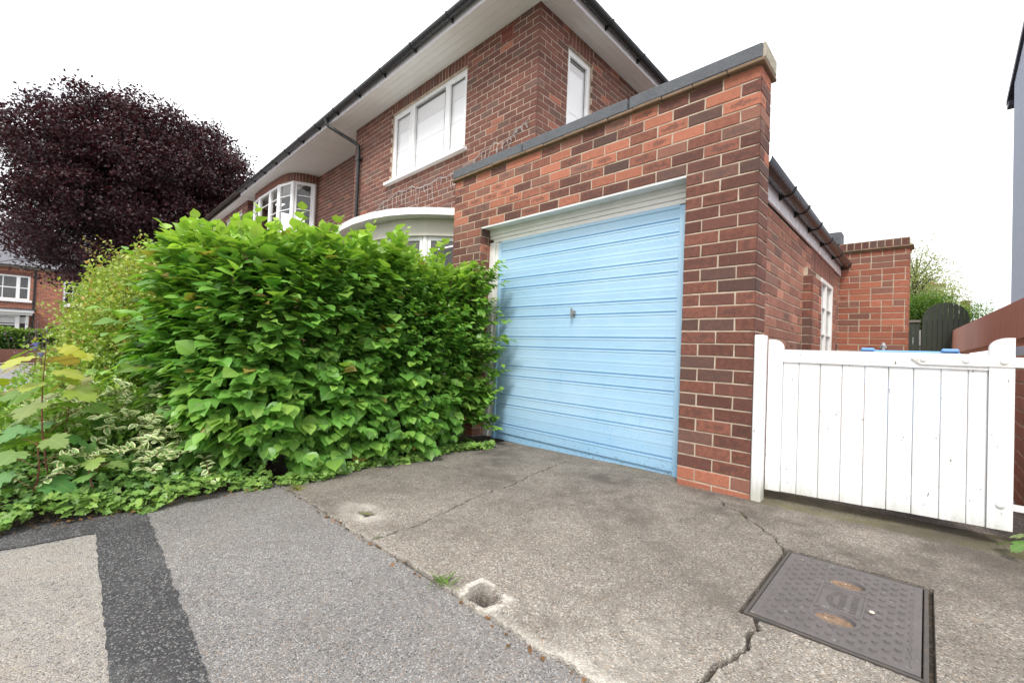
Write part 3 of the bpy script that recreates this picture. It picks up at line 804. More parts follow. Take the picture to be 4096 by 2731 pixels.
# stop end
mb.mesh([(gx+math.cos(math.pi+math.pi*i/10)*gr,4.485,gzz+math.sin(math.pi+math.pi*i/10)*gr) for i in range(11)],[tuple(range(11))])
GU=mb.build('gutter',M_BLACK,GA)
def bracket(axis,c,r,mat_,parent,name='bracket'):
    mb=MB(); x,y,z=c
    for o1,rr in ((-.014,r+.004),):
        rows=[]
        for t in (-.011,.011):
            for rad in ([rr+.004] if t<0 else [rr+.004]):
                row=[]
                for i in range(13):
                    a=math.pi-.12+(math.pi+.24)*i/12; cc,ss=math.cos(a)*rad,math.sin(a)*rad
                    row.append((x+cc,y+t,z+ss) if axis=='y' else (x+t,y+cc,z+ss))
                rows.append(row)
        mb.sheet(rows,smooth=True)
        for q in (0,1):
            inner=[]
            for i in range(13):
                a=math.pi-.12+(math.pi+.24)*i/12; cc,ss=math.cos(a)*(rr-.004),math.sin(a)*(rr-.004); t=(-.011,.011)[q]
                inner.append((x+cc,y+t,z+ss) if axis=='y' else (x+t,y+cc,z+ss))
            mb.sheet([rows[q],inner])
    # triangular foot against the fascia
    s_=-1 if axis=='y' else 1
    tri=[(-s_*-1*.0,0)]
    if axis=='y': mb.prism([(x-r-.004,z-r*1.45),(x-r-.004,z+.01),(x-r+.012,z-.01),(x-.004,z-r-.004)],lambda a,b,t:(a,y+t,b),-.009,.009)
    else: mb.prism([(y+r+.004,z-r*1.45),(y+r+.004,z+.01),(y+r-.012,z-.01),(y+.004,z-r-.004)],lambda a,b,t:(x+t,a,b),-.009,.009)
    return mb.build(name,mat_,parent)
for yy in (.95,1.50,2.12,2.82,3.62,4.42): bracket('y',(gx,yy,gzz),gr,M_BLACK,GU)

# ================================================================== PASSAGE: rear wall, red wall, gate, bin
rw=Brickwork(21); RY=4.50
def bond_rear(k,u0,u1):
    r=random.Random(k+50); e=[u0]; x=u0
    hdr=(k%4==1)
    if k%2: x+=BL*.5; e.append(x)
    while x<u1-.02:
        x+=(BL/2 if (hdr or r.random()<.12) else BL); e.append(min(x,u1))
    return list(zip(e[:-1],e[1:]))
RX0=-.12; RX1=.605
rwalln=int((2.30+3*H)/H)
Prw=facing((RX0,RY,0),(1,0,0),(0,-1,0))
RWE=empty('return_wall',(.3,RY+.1,-.1),'old red brick wall end with dark brick-on-edge coping closing the passage beyond the gate','wall')
def t_old(u,z,r):
    if z>1.95: return (r.uniform(.5,.8),r.uniform(.2,.6),0)
    q=r.random()
    if q<.08: return (.95,.3,0)
    return (r.uniform(.4,.95),r.uniform(.25,.9),.9 if r.random()<.08 else 0)
rw.wall(Prw,0.002,RX1-RX0,-3*H,rwalln,t_old,bond=bond_rear,thick=.11,c1=6)
rw.wall(facing((RX1,RY,0),(0,1,0),(1,0,0)),0,.22,-3*H,rwalln,t_old,bond=bond_ret,thick=.11,c0=6)
rw.build('wall',[M_OLD,M_MORTAR2],RWE)
zt=-3*H+rwalln*H
mb=MB(); mb.box((RX0,RY-.045,zt+.001),(RX1+.04,RY+.25,zt+.022),0,.004); mb.box((RX0,RY-.025,zt-.018),(RX1+.02,RY+.23,zt),0,.004); mb.build('creasing_tiles',M_TILE,RWE)
cb=Brickwork(23); 
cb.soldiers(facing((RX0,RY-.012,0),(1,0,0),(0,-1,0)),0,RX1-RX0,zt+.024,zt+.125,lambda u,z,r:(r.uniform(.1,.5),0,.5))
cb.build('coping',[M_BRICK,M_MORTAR2],RWE)
mb=MB(); mb.box((RX0,RY-.010,zt+.026),(RX1,RY+.22,zt+.128),0,.004); mb.build('coping_core',M_TILE,RWE)
# stub of parapet at the back of the garage
mb=MB(); mb.box((-.42,4.74,2.0),(-.16,4.95,2.47),0,.006); mb.build('rear_parapet',M_TILE,GA)
mb=MB(); mb.box((-.45,4.73,2.472),(-.13,4.98,2.66),0,.008); mb.build('rear_coping',M_FELT,GA)

# red painted wall on the right
GW=empty('garden_wall',(1.3,3,0),'red painted garden wall with sloping coping, right of the white gate','wall')
gw=Brickwork(31)
GX=1.20
def t_red(u,z,r): return (r.uniform(.4,.8),r.uniform(.2,.6),0)
gw.wall(facing((GX,.04,0),(0,1,0),(-1,0,0)),0,13.7,-3*H,int((.93+3*H)/H),t_red,start=lambda k:.5*(k%2),thick=.20,c0=7)
gw.wall(facing((GX+.198,.04,0),(-1,0,0),(0,-1,0)),0,.198,-3*H,int((.93+3*H)/H),t_red,bond=lambda k,a,b:[(a,b)] if k%2 else [(a,a+.1),(a+.1,b)],thick=.05,c1=7)
o=gw.build('wall',[M_REDPAINT,M_MORTAR2],GW)
mb=MB(); r=random.Random(9)
y=-.25; zt0=.945
ys=np.arange(.02,13.7,.30)
def topz(y): return 1.157+.0405*y
for a in ys:
    b=a+.298; za,zb=topz(a),topz(b)
    zt0=.94+.0122*a; mb.mesh([(GX-.008,a,zt0),(GX-.008,b,zt0),(GX+.004,b,zb),(GX+.004,a,za),(GX+.2,a,zt0),(GX+.2,b,zt0),(GX+.19,b,zb),(GX+.19,a,za)],
            [(0,3,2,1),(3,7,6,2),(4,5,6,7),(0,4,7,3),(1,2,6,5),(0,1,5,4)])
mb.build('coping',M_REDPAINT,GW)

# gate
def gp(u,t,z):            # u along the gate from its left edge, t toward the viewer
    a=math.atan2(.04,1.01); return (.069+u*math.cos(a)+t*math.sin(a),.080+u*math.sin(a)-t*math.cos(a),z)
mb=MB(); mb.box((.006,-.012,-.19),(.062,.075,.91),0,.006)
GPO=mb.build('gate_post',M_GATE); tag(GPO,'square white timber post fixed to the brick pier, left of the gate','post')
GT=empty('gate',(.57,.1,-.02),'low white painted boarded gate with rounded end stiles','gate')
def gbox(mb,u0,u1,t0,t1,z0,z1,z0b=None,e=.003):
    z0b=z0 if z0b is None else z0b
    vs=[]; 
    for (u,z_) in ((u0+e,z0),(u1-e,z0b),(u1-e,z1),(u0+e,z1)): vs.append(gp(u,t1,z_))
    for (u,z_) in ((u0,z0),(u1,z0b),(u1,z1),(u0,z1)): vs.append(gp(u,t1-e,z_))
    for (u,z_) in ((u0,z0),(u1,z0b),(u1,z1),(u0,z1)): vs.append(gp(u,t0,z_))
    f=[(0,1,2,3),(11,10,9,8)]+[(4+i,4+(i+1)%4,(i+1)%4,i) for i in range(4)]+[(8+i,8+(i+1)%4,4+(i+1)%4,4+i) for i in range(4)]
    mb.mesh(vs,f)
def gbot(u): return -.046+.048*u
def stile(u0,u1,round_right,ztop):
    mb=MB(); z0,z1=gbot(u0),gbot(u1); wd=u1-u0; zc=ztop-wd*.62
    arc=[(math.sin(math.pi/2*i/8),math.cos(math.pi/2*i/8)) for i in range(9)]
    if round_right: prof=[(u0,z0),(u1,z1)]+[(u0+wd*(.25+.75*a),zc+(ztop-zc)*b) for a,b in reversed(arc)]+[(u0,ztop)]
    else: prof=[(u0,z0),(u1,z1),(u1,ztop)]+[(u1-wd*(.25+.75*a),zc+(ztop-zc)*b) for a,b in arc]
    mb.prism(prof,lambda a,b,t:gp(a,t,b),-.022,.024); return mb
stile(0,.078,True,.885).build('stile',M_GATE,GT)
stile(.930,1.012,False,.905).build('stile',M_GATE,GT)
mb=MB(); gbox(mb,.0785,.9295,-.02,.020,.748,.824); mb.build('top_rail',M_GATE,GT)
be=[.0785,.160,.265,.367,.467,.566,.665,.767,.862,.9295]
for a,b in zip(be[:-1],be[1:]):
    mb=MB(); gbox(mb,a+.0012,b-.0012,-.004,.010,gbot(a)+random.Random(a).uniform(-.002,.003),.7475,gbot(b)+random.Random(b).uniform(-.002,.003),.0035); mb.build('board',M_GATE,GT)
mb=MB(); gbox(mb,.05,.95,-.05,-.005,.08,.17); mb.build('back_rail',M_GATE,GT)
mb=MB(); gbox(mb,.05,.95,-.05,-.021,.68,.74); mb.build('back_rail',M_GATE,GT)
# strap hinges
mb=MB(); zc=.790; h=.024
mb.prism([(.655,zc+.006),(.690,zc-h),(1.125,zc-h),(1.125,zc+h),(.690,zc+h-.002)],lambda a,b,t:gp(a,t,b),.0205 if False else .0245,.0295)
ST=mb.build('strap_hinge',M_RUST,GT)
mb=MB(); mb.prism([(.655,zc+.006),(.690,zc-h),(.929,zc-h),(.929,zc+h-.002),(.690,zc+h-.002)],lambda a,b,t:gp(a,t,b),.0202,.0243); mb.build('packing',M_GATE,ST)
def bolt(u,z_,t,rad,parent,m_):
    mb=MB(); rows=[]
    for i in range(5):
        a=math.pi/2*i/4; rr=rad*math.cos(a)+1e-4; rows.append([gp(u+rr*math.cos(q*math.pi/6),t+rad*.55*math.sin(a),z_+rr*math.sin(q*math.pi/6)) for q in range(13)])
    mb.sheet(rows,smooth=True); mb.build('bolt',m_,parent)
for u in (.700,.852,.977): bolt(u,zc,.0295,.0135,ST,M_GATE)
mb=MB(); mb.prism([(1.013,.095),(1.125,.095),(1.125,.125),(1.013,.125)],lambda a,b,t:gp(a,t,b),-.004,.004)
mb.tube([gp(1.095,.012,.070),gp(1.095,.012,.145)],.012,10); mb.tube([gp(1.095,.012,.085),gp(1.095,.012,.09)],.016,10)
HB=mb.build('lower_hinge',M_GATE,GT)
bolt(.972,.115,.0245,.016,HB,M_GATE)
mb=MB(); mb.tube([gp(1.10,.006,.765),gp(1.10,.006,.83)],.011,10); mb.build('hinge_pin',M_RUST,ST)
# little knot rings / screw plugs
for i,(u,z_) in enumerate([(.255,.26),(.30,.02),(.43,.34),(.50,.30),(.60,.27),(.73,.30),(.87,.22),(.88,.36),(.80,.02),(.90,.05),(.03,.30),(.965,.02)]): 
    mb=MB(); t=.0105 if .08<u<.93 else .0245
    mb.tube([gp(u,t-.001,z_+0),gp(u,t+.0008,z_)],.0042,10); mb.build('screw_plug',M_GATE,GT)
# bin behind the gate
BI=empty('wheelie_bin',(.70,.65,-.1),'blue plastic wheelie bin standing behind the white gate','bin')
mb=MB(); x0,x1,y0,y1=.50,.90,.42,.86
mb.mesh([(x0+.05,y0+.06,-.06),(x1-.05,y0+.06,-.06),(x1-.05,y1-.06,-.06),(x0+.05,y1-.06,-.06),(x0,y0,.80),(x1,y0,.80),(x1,y1,.80),(x0,y1,.80)],[(0,3,2,1),(0,1,5,4),(1,2,6,5),(2,3,7,6),(3,0,4,7),(4,5,6,7)])
mb.build('body',M_BLUEBIN,BI)
mb=MB(); mb.box((x0-.015,y0-.02,.802),(x1+.015,y1+.02,.842),0,.008)
mb.box((x0-.01,y0-.03,.834),(x0+.055,y0+.03,.854),0,.006); mb.box((x1-.06,y0-.03,.836),(x1+.01,y0+.03,.857),0,.006)
mb.build('lid',M_BLUEBIN,BI)
for xx in (x0+.03,x1-.07):
    mb=MB(); mb.tube([(xx,y1-.02,-.01),(xx+.04,y1-.02,-.01)],.09,16); mb.build('wheel',M_RUBBER,BI)
mb=MB(); mb.tube([(.37,RY-.04,.3),(.37,RY-.04,1.0)],.02,10); mb.tube([(.37,RY-.04,1.0),(.37,RY-.04,1.045)],[.03,.016],10); mb.tube([(.335,RY-.04,.98),(.405,RY-.04,.98)],.012,8)
tag(mb.build('waste_pipe',M_OBSC),'short grey capped pipe against the old red brick wall','pipe')

# ================================================================== MANHOLE COVER
MC=empty('manhole_cover',((COVER[0]+COVER[1])/2,(COVER[2]+COVER[3])/2,gz(.57)),'rectangular cast iron manhole cover with raised studs and lettering','manhole cover')
x0,x1,y0,y1=COVER
def cz(x,dz): return gz(x)+dz
def cbox(mb,xa,xb,ya,yb,za,zb,e=.002):
    vs=[]
    for (x,y) in ((xa,ya),(xb,ya),(xb,yb),(xa,yb)): vs.append((x,y,cz(x,za)))
    for (x,y) in ((xa,ya),(xb,ya),(xb,yb),(xa,yb)): vs.append((x,y,cz(x,zb-e)))
    for (x,y) in ((xa+e,ya+e),(xb-e,ya+e),(xb-e,yb-e),(xa+e,yb-e)): vs.append((x,y,cz(x,zb)))
    mb.mesh(vs,[(3,2,1,0)]+[(i,(i+1)%4,4+(i+1)%4,4+i) for i in range(4)]+[(4+i,4+(i+1)%4,8+(i+1)%4,8+i) for i in range(4)]+[(8,9,10,11)])
mb=MB(); w_=.012
cbox(mb,x0,x0+w_,y0,y1,-.04,.002); cbox(mb,x1-w_,x1,y0,y1,-.04,.002); cbox(mb,x0+w_,x1-w_,y0,y0+w_,-.04,.0022); cbox(mb,x0+w_,x1-w_,y1-w_,y1,-.04,.0022)
mb.build('frame',M_IRON2,MC)
mb=MB(); cbox(mb,x0-.012,x1+.012,y0-.012,y1+.012,-.05,-.017); mb.build('joint_dirt',M_SOIL,MC)
# plate as height field with studs, panel and key slots
PX0,PX1,PY0,PY1=x0+.0155,x1-.016,y0+.015,y1-.015
def plate():
    xs=np.arange(PX0,PX1,.0017); ys=np.arange(PY0,PY1,.0017); X,Y=np.meshgrid(xs,ys,indexing='ij'); Z=np.zeros(X.shape)
    cxm,cym=(PX0+PX1)/2,(PY0+PY1)/2
    U=X-cxm; V_=Y-cym
    # diagonal grid of small square studs
    s=.026; a=(U+V_)/s/1.414; b=(U-V_)/s/1.414
    a=U/ .027; b=V_/.027
    ia=np.round(a); ib=np.round(b); par=((ia+ib)%2)==0
    fa=np.abs(a-ia)*.027; fb_=np.abs(b-ib)*.027
    stud=((fa+fb_)<.0092)&par
    ang=R(0)
    m_in=(np.abs(U)<(PX1-PX0)/2-.028)&(np.abs(V_)<(PY1-PY0)/2-.03)
    pan=(np.abs(U)<.066)&(np.abs(V_)<.092); 
    e1=((U/.034)**2+((V_-.0)/1.)**2)
    slots=[]
    for sx in (-.128,.128):
        # oval slots lie left-right beyond the panel ends (along x)
        pass
    sl=np.full(X.shape,9.)
    for sy in (.155,-.155):
        q=np.sqrt(((U)/.058)**2+((V_-sy)/.044)**2); sl=np.minimum(sl,q)
    stud&=m_in&(~pan)&(sl>1.35)
    Z+=np.where(stud,.0058,0)
    rimn=(np.abs(U)>(PX1-PX0)/2-.020)|(np.abs(V_)>(PY1-PY0)/2-.020)
    zig=(np.abs(((Y-cym)/.052)%1-.5)*.012); 
    rimn=rimn|(np.abs(U)>(PX1-PX0)/2-.020-zig)|(np.abs(V_)>(PY1-PY0)/2-.020-(np.abs((U/.052)%1-.5)*.012))
    Z+=np.where(rimn,.0022,0)
    pr=(np.abs(U)<.070)&(np.abs(V_)<.096)&~((np.abs(U)<.062)&(np.abs(V_)<.088)); Z+=np.where(pr,.0035,0)
    Z+=np.where((np.abs(U)<.062)&(np.abs(V_)<.088),-.0015,0)
    Z+=np.where((sl>1.)&(sl<1.22),.0034,0); Z-=np.where(sl<=1.,np.minimum(.014,(1-sl)*.09),0)
    Zw=gz(0)+.03*X-0+(-.115-gz(0))+Z+(-.001)
    nx,ny=X.shape; I=np.arange(nx*ny).reshape(nx,ny); q=np.stack([I[:-1,:-1],I[1:,:-1],I[1:,1:],I[:-1,1:]],-1).reshape(-1,4)
    sc=sl.reshape(-1); mi=(sc[q].max(axis=1)<.93).astype(int)
    o=np_mesh('plate',np.stack([X,Y,Zw],-1).reshape(-1,3),q.ravel(),np.arange(len(q))*4,np.full(len(q),4),[M_IRON,M_DEBRIS],MC,mi=mi)
    return cxm,cym
cxm,cym=plate()
def lettering(body,size,cxx,cyy,bend=0.0):
    """raised cast letters; text runs along +Y, its top toward -X"""
    out=MB(); dg=bpy.context.evaluated_depsgraph_get()
    cu=bpy.data.curves.new('t','FONT'); cu.body=body; cu.size=size; cu.align_x='CENTER'; cu.align_y='CENTER'; cu.extrude=.0011; cu.offset=.0002; cu.resolution_u=2
    to=bpy.data.objects.new('t',cu); COL.objects.link(to); bpy.context.view_layer.update(); dg=bpy.context.evaluated_depsgraph_get()
    me=bpy.data.meshes.new_from_object(to.evaluated_get(dg)); vs=[]
    for v in me.vertices:
        a,b,c=v.co.x,v.co.y,v.co.z; b=b*1.5-bend*a*a
        X_=cxx-b; Y_=cyy+a; vs.append((X_,Y_,cz(X_,c-.0016)))
    out.mesh(vs,[tuple(p.vertices) for p in me.polygons])
    bpy.data.objects.remove(to); bpy.data.meshes.remove(me); bpy.data.curves.remove(cu)
    return out
for body,size,dx,bend in (('STANWELL & CO',.0185,-.030,5.5),('CONTRACTORS',.0185,.006,0),('NORTHALLERTON',.0175,.040,0)):
    lettering(body,size,cxm+dx,cym,bend).build('lettering',M_IRON,MC)
mb=MB(); rows=[]
for i in range(7):
    a=-math.pi/2+math.pi*i/6; rows.append([(cxm+.088+.0085*math.cos(a)*math.cos(q*math.pi/6),cym-.030+.0065*math.cos(a)*math.sin(q*math.pi/6),gz(.66)+.006+.0045*math.sin(a)) for q in range(13)])
mb.sheet(rows,smooth=True); tag(mb.build('pebble',M_SEED),'small pale pinkish pebble lying on the manhole cover','pebble')

# ================================================================== HOUSE
HO=empty('house',(-8,5,-.3),'two storey brick house with white windows and deep cream eaves behind the garage','house')
PH=facing((HX,HY,0),(-1,0,0),(0,-1,0)); PS=facing((HX,HY,0),(0,1,0),(1,0,0))
zb=ZS-62*H
hb=Brickwork(41)
FW=4.80                                              # projecting part of the front
wx0,wx1,wz0,wz1=-HX and 4.00+HX,6.06+HX,3.575,4.805     # in u
BOW=(3.55+HX,6.75+HX,.3,2.42)
hb.wall(PH,0,FW,zb,62,t_house,start=lambda k:.5*(k%2),openings=[(wx0,wx1,wz0,ZS+.1),BOW],thick=.12,c0=4)
hb.soldiers(PH,wx0,wx1,wz1,ZS+.0,lambda u,z,r:(r.uniform(.25,.6),r.uniform(0,.2),0))
sy0,sy1,sz0,sz1=.575,1.135,2.9,4.775
hb.wall(PS,0,6.0,zb,62,t_house,bond=lambda k,a,b:None,start=lambda k:.5*((k+1)%2),openings=[(sy0,sy1,sz0,ZS+.1)],thick=.12,c0=4)
hb.soldiers(PS,sy0,sy1,sz1,ZS,lambda u,z,r:(r.uniform(.25,.6),r.uniform(0,.2),0))
# left return and recessed wall
hb.wall(facing((HX-FW,1.30,0),(0,-1,0),(-1,0,0)),0,1.30-HY,zb,62,t_house,start=lambda k:.5*(k%2),thick=.12)
hb.wall(facing((HX-FW,1.30,0),(-1,0,0),(0,-1,0)),0,3.2,zb,62,t_house,start=lambda k:.5*(k%2),thick=.12)
hb.build('wall',[M_BRICK,M_MORTAR],HO)
# curved bay of the recessed part
bay=[(-10.50,1.30),(-10.51,1.18),(-10.54,1.02),(-10.60,.90),(-10.70,.78),(-10.86,.69),(-11.08,.64),(-11.40,.62),(-12.0,.60),(-12.8,.59),(-13.30,.60),(-13.50,.64),(-13.70,.72),(-13.84,.84),(-13.92,1.0),(-13.96,1.15),(-13.97,1.30)]
def path_fn(pts):
    P_=[Vector((a,b,0)) for a,b in pts]; L_=[0]
    for a,b in zip(P_[:-1],P_[1:]): L_.append(L_[-1]+(b-a).length)
    def f(u,z,n):
        u=max(0,min(L_[-1]-1e-6,u)); i=max(k for k in range(len(L_)-1) if L_[k]<=u)
        t=(u-L_[i])/(L_[i+1]-L_[i]); p=P_[i].lerp(P_[i+1],t)
        d=(P_[i+1]-P_[i]).normalized()
        d0=(P_[max(i,1)]-P_[max(i,1)-1]).normalized(); 
        nn=Vector((-d.y,d.x,0))
        return (p.x+nn.x*n,p.y+nn.y*n,z)
    return f,L_[-1]
Pb,Lb=path_fn(bay)
# outward normal must point away from the house (-y)
if Pb(Lb*.5,0,1)[1]>Pb(Lb*.5,0,0)[1]:
    Pb0=Pb; Pb=lambda u,z,n:Pb0(u,z,-n)
yb=Brickwork(43)
nb=60; 
for i in range(nb): yb.core(Pb,Lb*i/nb,Lb*(i+1)/nb,4.775,ZS,.08)
n=int(Lb/.0765)
for i in range(n): yb.brick(Pb,i*Lb/n,(i+1)*Lb/n,4.775,ZS-.002,(random.Random(i).uniform(.25,.7),random.Random(i+9).uniform(.05,.35),0))
for i in range(nb): yb.core(Pb,Lb*i/nb,Lb*(i+1)/nb,zb,3.42,.08)
for k in range(44):
    m_=int(Lb/.115)
    for i in range(m_): yb.brick(Pb,i*Lb/m_,(i+1)*Lb/m_,zb+k*H,zb+(k+1)*H,t_house(0,0,yb.rng))
yb.build('bay_wall',[M_BRICK,M_MORTAR],HO)
# faceted white bay window under the band
def facet_window(name,pts,z0,z1,parent,glass,transoms=(),inner=.10,fr=.06,post=.09):
    f=MB(); g=MB(); tr=MB(); bl=MB()
    P_=[Vector((a,b,0)) for a,b in pts]
    for i,p in enumerate(P_):
        f.tube([(p.x,p.y,z0),(p.x,p.y,z1)],post/2,8,smooth=False)
    for a,b in zip(P_[:-1],P_[1:]):
        d=(b-a).normalized(); nn=Vector((-d.y,d.x,0))
        if nn.y>0: nn=-nn
        def bar(mbx,s0,s1,za,zc,t0,t1):
            q=[a+d*s0+nn*t0,a+d*s1+nn*t0,a+d*s1+nn*t1,a+d*s0+nn*t1]
            mbx.mesh([(v.x,v.y,za) for v in q]+[(v.x,v.y,zc) for v in q],[(0,1,2,3),(4,7,6,5),(0,4,5,1),(1,5,6,2),(2,6,7,3),(3,7,4,0)])
        Ls=(b-a).length; m=post/2-.005
        bar(f,m,Ls-m,z1-fr,z1,-.03,.03); bar(f,m,Ls-m,z0,z0+fr,-.03,.03)
        bar(f,m,m+fr*.7,z0+fr,z1-fr,-.028,.028); bar(f,Ls-m-fr*.7,Ls-m,z0+fr,z1-fr,-.028,.028)
        bar(g,m,Ls-m,z0+fr,z1-fr,-.006,.0)
        for zt_ in transoms: bar(tr,m+fr*.7,Ls-m-fr*.7,zt_,zt_+.022,-.012,.010)
    W_=f.build(name,M_UPVC,parent); g.build('pane',glass,W_)
    if transoms: tr.build('glazing_bar',M_UPVC,W_)
    return W_
fac=[(-10.52,1.21),(-10.73,.78),(-11.33,.64),(-11.97,.63),(-12.84,.61),(-13.42,.64),(-13.85,.90)]
facet_window('bay_window',fac,3.42,4.775,HO,M_GLASS,(4.08,4.43))
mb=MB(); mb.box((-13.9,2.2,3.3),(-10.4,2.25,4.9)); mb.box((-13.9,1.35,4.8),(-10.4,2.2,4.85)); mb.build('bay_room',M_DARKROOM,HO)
# soffit (boarded, grooves along X), fascia, gutter
SO=.36
def soffit(name,x0,x1,y0,y1,z,along,parent,n):
    mb=MB()
    if along=='x':
        d=(y1-y0)/n
        for i in range(n): mb.box((x0,y0+i*d+.0015,z),(x1,y0+(i+1)*d-.0015,z+.012)); 
        mb.box((x0,y0,z+.004),(x1,y1,z+.02))
    else:
        d=(x1-x0)/n
        for i in range(n): mb.box((x0+i*d+.0015,y0,z),(x0+(i+1)*d-.0015,y1,z+.012))
        mb.box((x0,y0,z+.004),(x1,y1,z+.02))
    return mb.build(name,M_SOFFIT,parent)
soffit('soffit',-13.85,-2.36,SO+.012,1.30,ZS,'x',HO,9)
soffit('soffit',HX,-2.35,1.05,7,ZS+.0005,'y',HO,3)
mb=MB(); mb.box((-2.36,SO+.012,ZS+.001),(-2.345,1.05,ZS+.02)); mb.build('soffit_end',M_SOFFIT,HO)
mb=MB(); mb.box((-13.86,SO-.008,ZS-.012),(-2.335,SO+.012,ZS+.13),0,.003); mb.box((-2.355,SO+.013,ZS-.0115),(-2.335,7,ZS+.13),0,.003); mb.build('fascia',M_FASCIA,HO)
mb=MB(); gy=SO-.075; gzz=ZS+.10
half_gutter(mb,[(-13.9,gy,gzz),(-2.20,gy,gzz)],.06,axis='x'); 
HG=mb.build('gutter',M_BLACK,HO)
mb=MB(); half_gutter(mb,[(-2.268,SO-.13,gzz),(-2.268,7,gzz)],.06,axis='y'); SG=mb.build('gutter',M_BLACK,HO)
x=-2.9
while x>-13.7: bracket('x',(x,gy,gzz),.06,M_BLACK,HG); x-=.86
for yy in (.9,1.76,2.62,3.48): bracket('y',(-2.268,yy,gzz),.06,M_BLACK,SG)
# hipped roof
def tiled_slope(mb,a,b,c,d,rows,cols):
    """a-b eaves, d-c ridge; rows of lapped pantiles with wavy section"""
    A,B,C,D_=[Vector(v) for v in (a,b,c,d)]; nrm=(B-A).cross(D_-A).normalized()
    if nrm.z<0: nrm=-nrm
    for i in range(rows):
        g=[]
        for s_,lift in ((i/rows,.035),((i+1)/rows,.0)):
            row=[]
            for j in range(cols+1):
                t=j/cols; p=A.lerp(D_,s_).lerp(B.lerp(C,s_),t); row.append(p+nrm*(lift*.6+.011*math.sin(j*math.pi/2)))
            g.append(row)
        mb.sheet(g)
        if True:
            row0=g[0]; mb.sheet([row0,[p-nrm*.03 for p in row0]])
mb=MB(); ze=ZS+.118; rx,ry=-2.30,.335
tiled_slope(mb,(-13.9,ry-.02,ze),(rx+.02,ry-.02,ze),(-5.6,3.75,ze+2.6),(-13.9,3.75,ze+2.6),14,160)
tiled_slope(mb,(rx+.02,ry-.02,ze),(rx+.02,8.0,ze),(-5.6,8.0,ze+2.6),(-5.6,3.75,ze+2.6),14,100)
mb.box((-13.9,SO+.05,ZS+.09),(HX+.2,4,ZS+.14))
mb.build('roof',M_ROOF,HO)
# upper front window
def flat_window(name,P,u0,u1,z0,z1,mulls,parent,blind=True,fr=.055,depth=.05,sill=True,shadow_lines=(),glass=None,dark=.18,sashes=None):
    def bx(mb,a,b,za,zc,n0,n1):
        q=[(a,za),(b,za),(b,zc),(a,zc)]; v=[P(x,z_,n0) for x,z_ in q]+[P(x,z_,n1) for x,z_ in q]
        mb.mesh(v,[(3,2,1,0),(4,5,6,7),(0,1,5,4),(1,2,6,5),(2,3,7,6),(3,0,4,7)])
    f=MB(); o=-depth
    bx(f,u0,u0+fr,z0,z1,o-.06,o+.01); bx(f,u1-fr,u1,z0,z1,o-.06,o+.01); bx(f,u0+fr,u1-fr,z1-fr,z1,o-.06,o+.01); bx(f,u0+fr,u1-fr,z0,z0+fr,o-.06,o+.01)
    for a,b in mulls: bx(f,a,b,z0+fr,z1-fr,o-.06,o+.008)
    W_=f.build(name,M_UPVC,parent)
    edges=[u0+fr]+[x for m_ in mulls for x in m_]+[u1-fr]
    for i in range(0,len(edges),2):
        a,b=edges[i],edges[i+1]
        s_=MB()
        if sashes is None or sashes[i//2]:
            k=.035; bx(s_,a,a+k,z0+fr,z1-fr,o-.05,o+.018); bx(s_,b-k,b,z0+fr,z1-fr,o-.05,o+.018); bx(s_,a+k,b-k,z1-fr-k,z1-fr,o-.05,o+.018); bx(s_,a+k,b-k,z0+fr,z0+fr+k,o-.05,o+.018)
            s_.build('sash',M_UPVC,W_)
        p=MB(); bx(p,a,b,z0+fr,z1-fr,o-.026,o-.020); p.build('pane',glass or M_GLASS,W_)
        e=MB(); 
        for q in ((a+.036,a+.040),(b-.040,b-.036)): bx(e,q[0],q[1],z0+fr+.036,z1-fr-.036,o-.019,o-.014)
        bx(e,a+.036,b-.036,z1-fr-.042,z1-fr-.036,o-.019,o-.010); e.build('gasket',M_BLACK,W_)
        for zt_ in shadow_lines: 
            t=MB(); bx(t,a+.04,b-.04,zt_,zt_+.012,o-.031,o-.027); t.build('glazing_bar',M_UPVC,W_)  # thin strips stand in for faint shadow lines across the panes
    if blind:
        b_=MB(); bx(b_,u0+.02,u1-.02,z0,z1-dark,o-.036,o-.032); b_.build('blind',M_BLIND,W_)
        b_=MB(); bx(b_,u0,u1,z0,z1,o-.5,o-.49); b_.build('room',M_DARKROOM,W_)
    if sill:
        s_=MB(); bx(s_,u0-.06,u1+.09,z0-.045,z0-.001,-.06,.075); s_.build('sill',M_UPVC,W_)
    return W_
flat_window('window',PH,wx0,wx1,wz0+.03,wz1,[(4.475+HX,4.565+HX),(5.41+HX,5.50+HX)],HO,sashes=[True,False,True],dark=.10,shadow_lines=(3.90,4.12))  # blind cut short: dark strip above it imitates the lintel's shadow
flat_window('window',PS,sy0,sy1,sz0,sz1,[],HO,sill=False,sashes=[True],dark=.12,shadow_lines=(3.66,3.98),fr=.05)
# air brick
av=MB(); 
PHv=lambda a,z_,n:PH(a,z_,n)
def hb_box(mb,P,a,b,za,zc,n0,n1,mi=0):
    q=[(a,za),(b,za),(b,zc),(a,zc)]; v=[P(x,z_,n0) for x,z_ in q]+[P(x,z_,n1) for x,z_ in q]
    mb.mesh(v,[(3,2,1,0),(4,5,6,7),(0,1,5,4),(1,2,6,5),(2,3,7,6),(3,0,4,7)],mi)
u0,u1=3.10+HX,3.315+HX
for zz in (4.775,4.862):
    hb_box(av,PH,u0,u1,zz,zz+.076,-.01,.008)
    for i in range(7):
        for j in range(3): hb_box(av,PH,u0+.018+i*.027,u0+.034+i*.027,zz+.012+j*.020,zz+.024+j*.020,0,.0095,1)
av.build('air_brick',[M_VENT,M_VENTHOLE],HO)
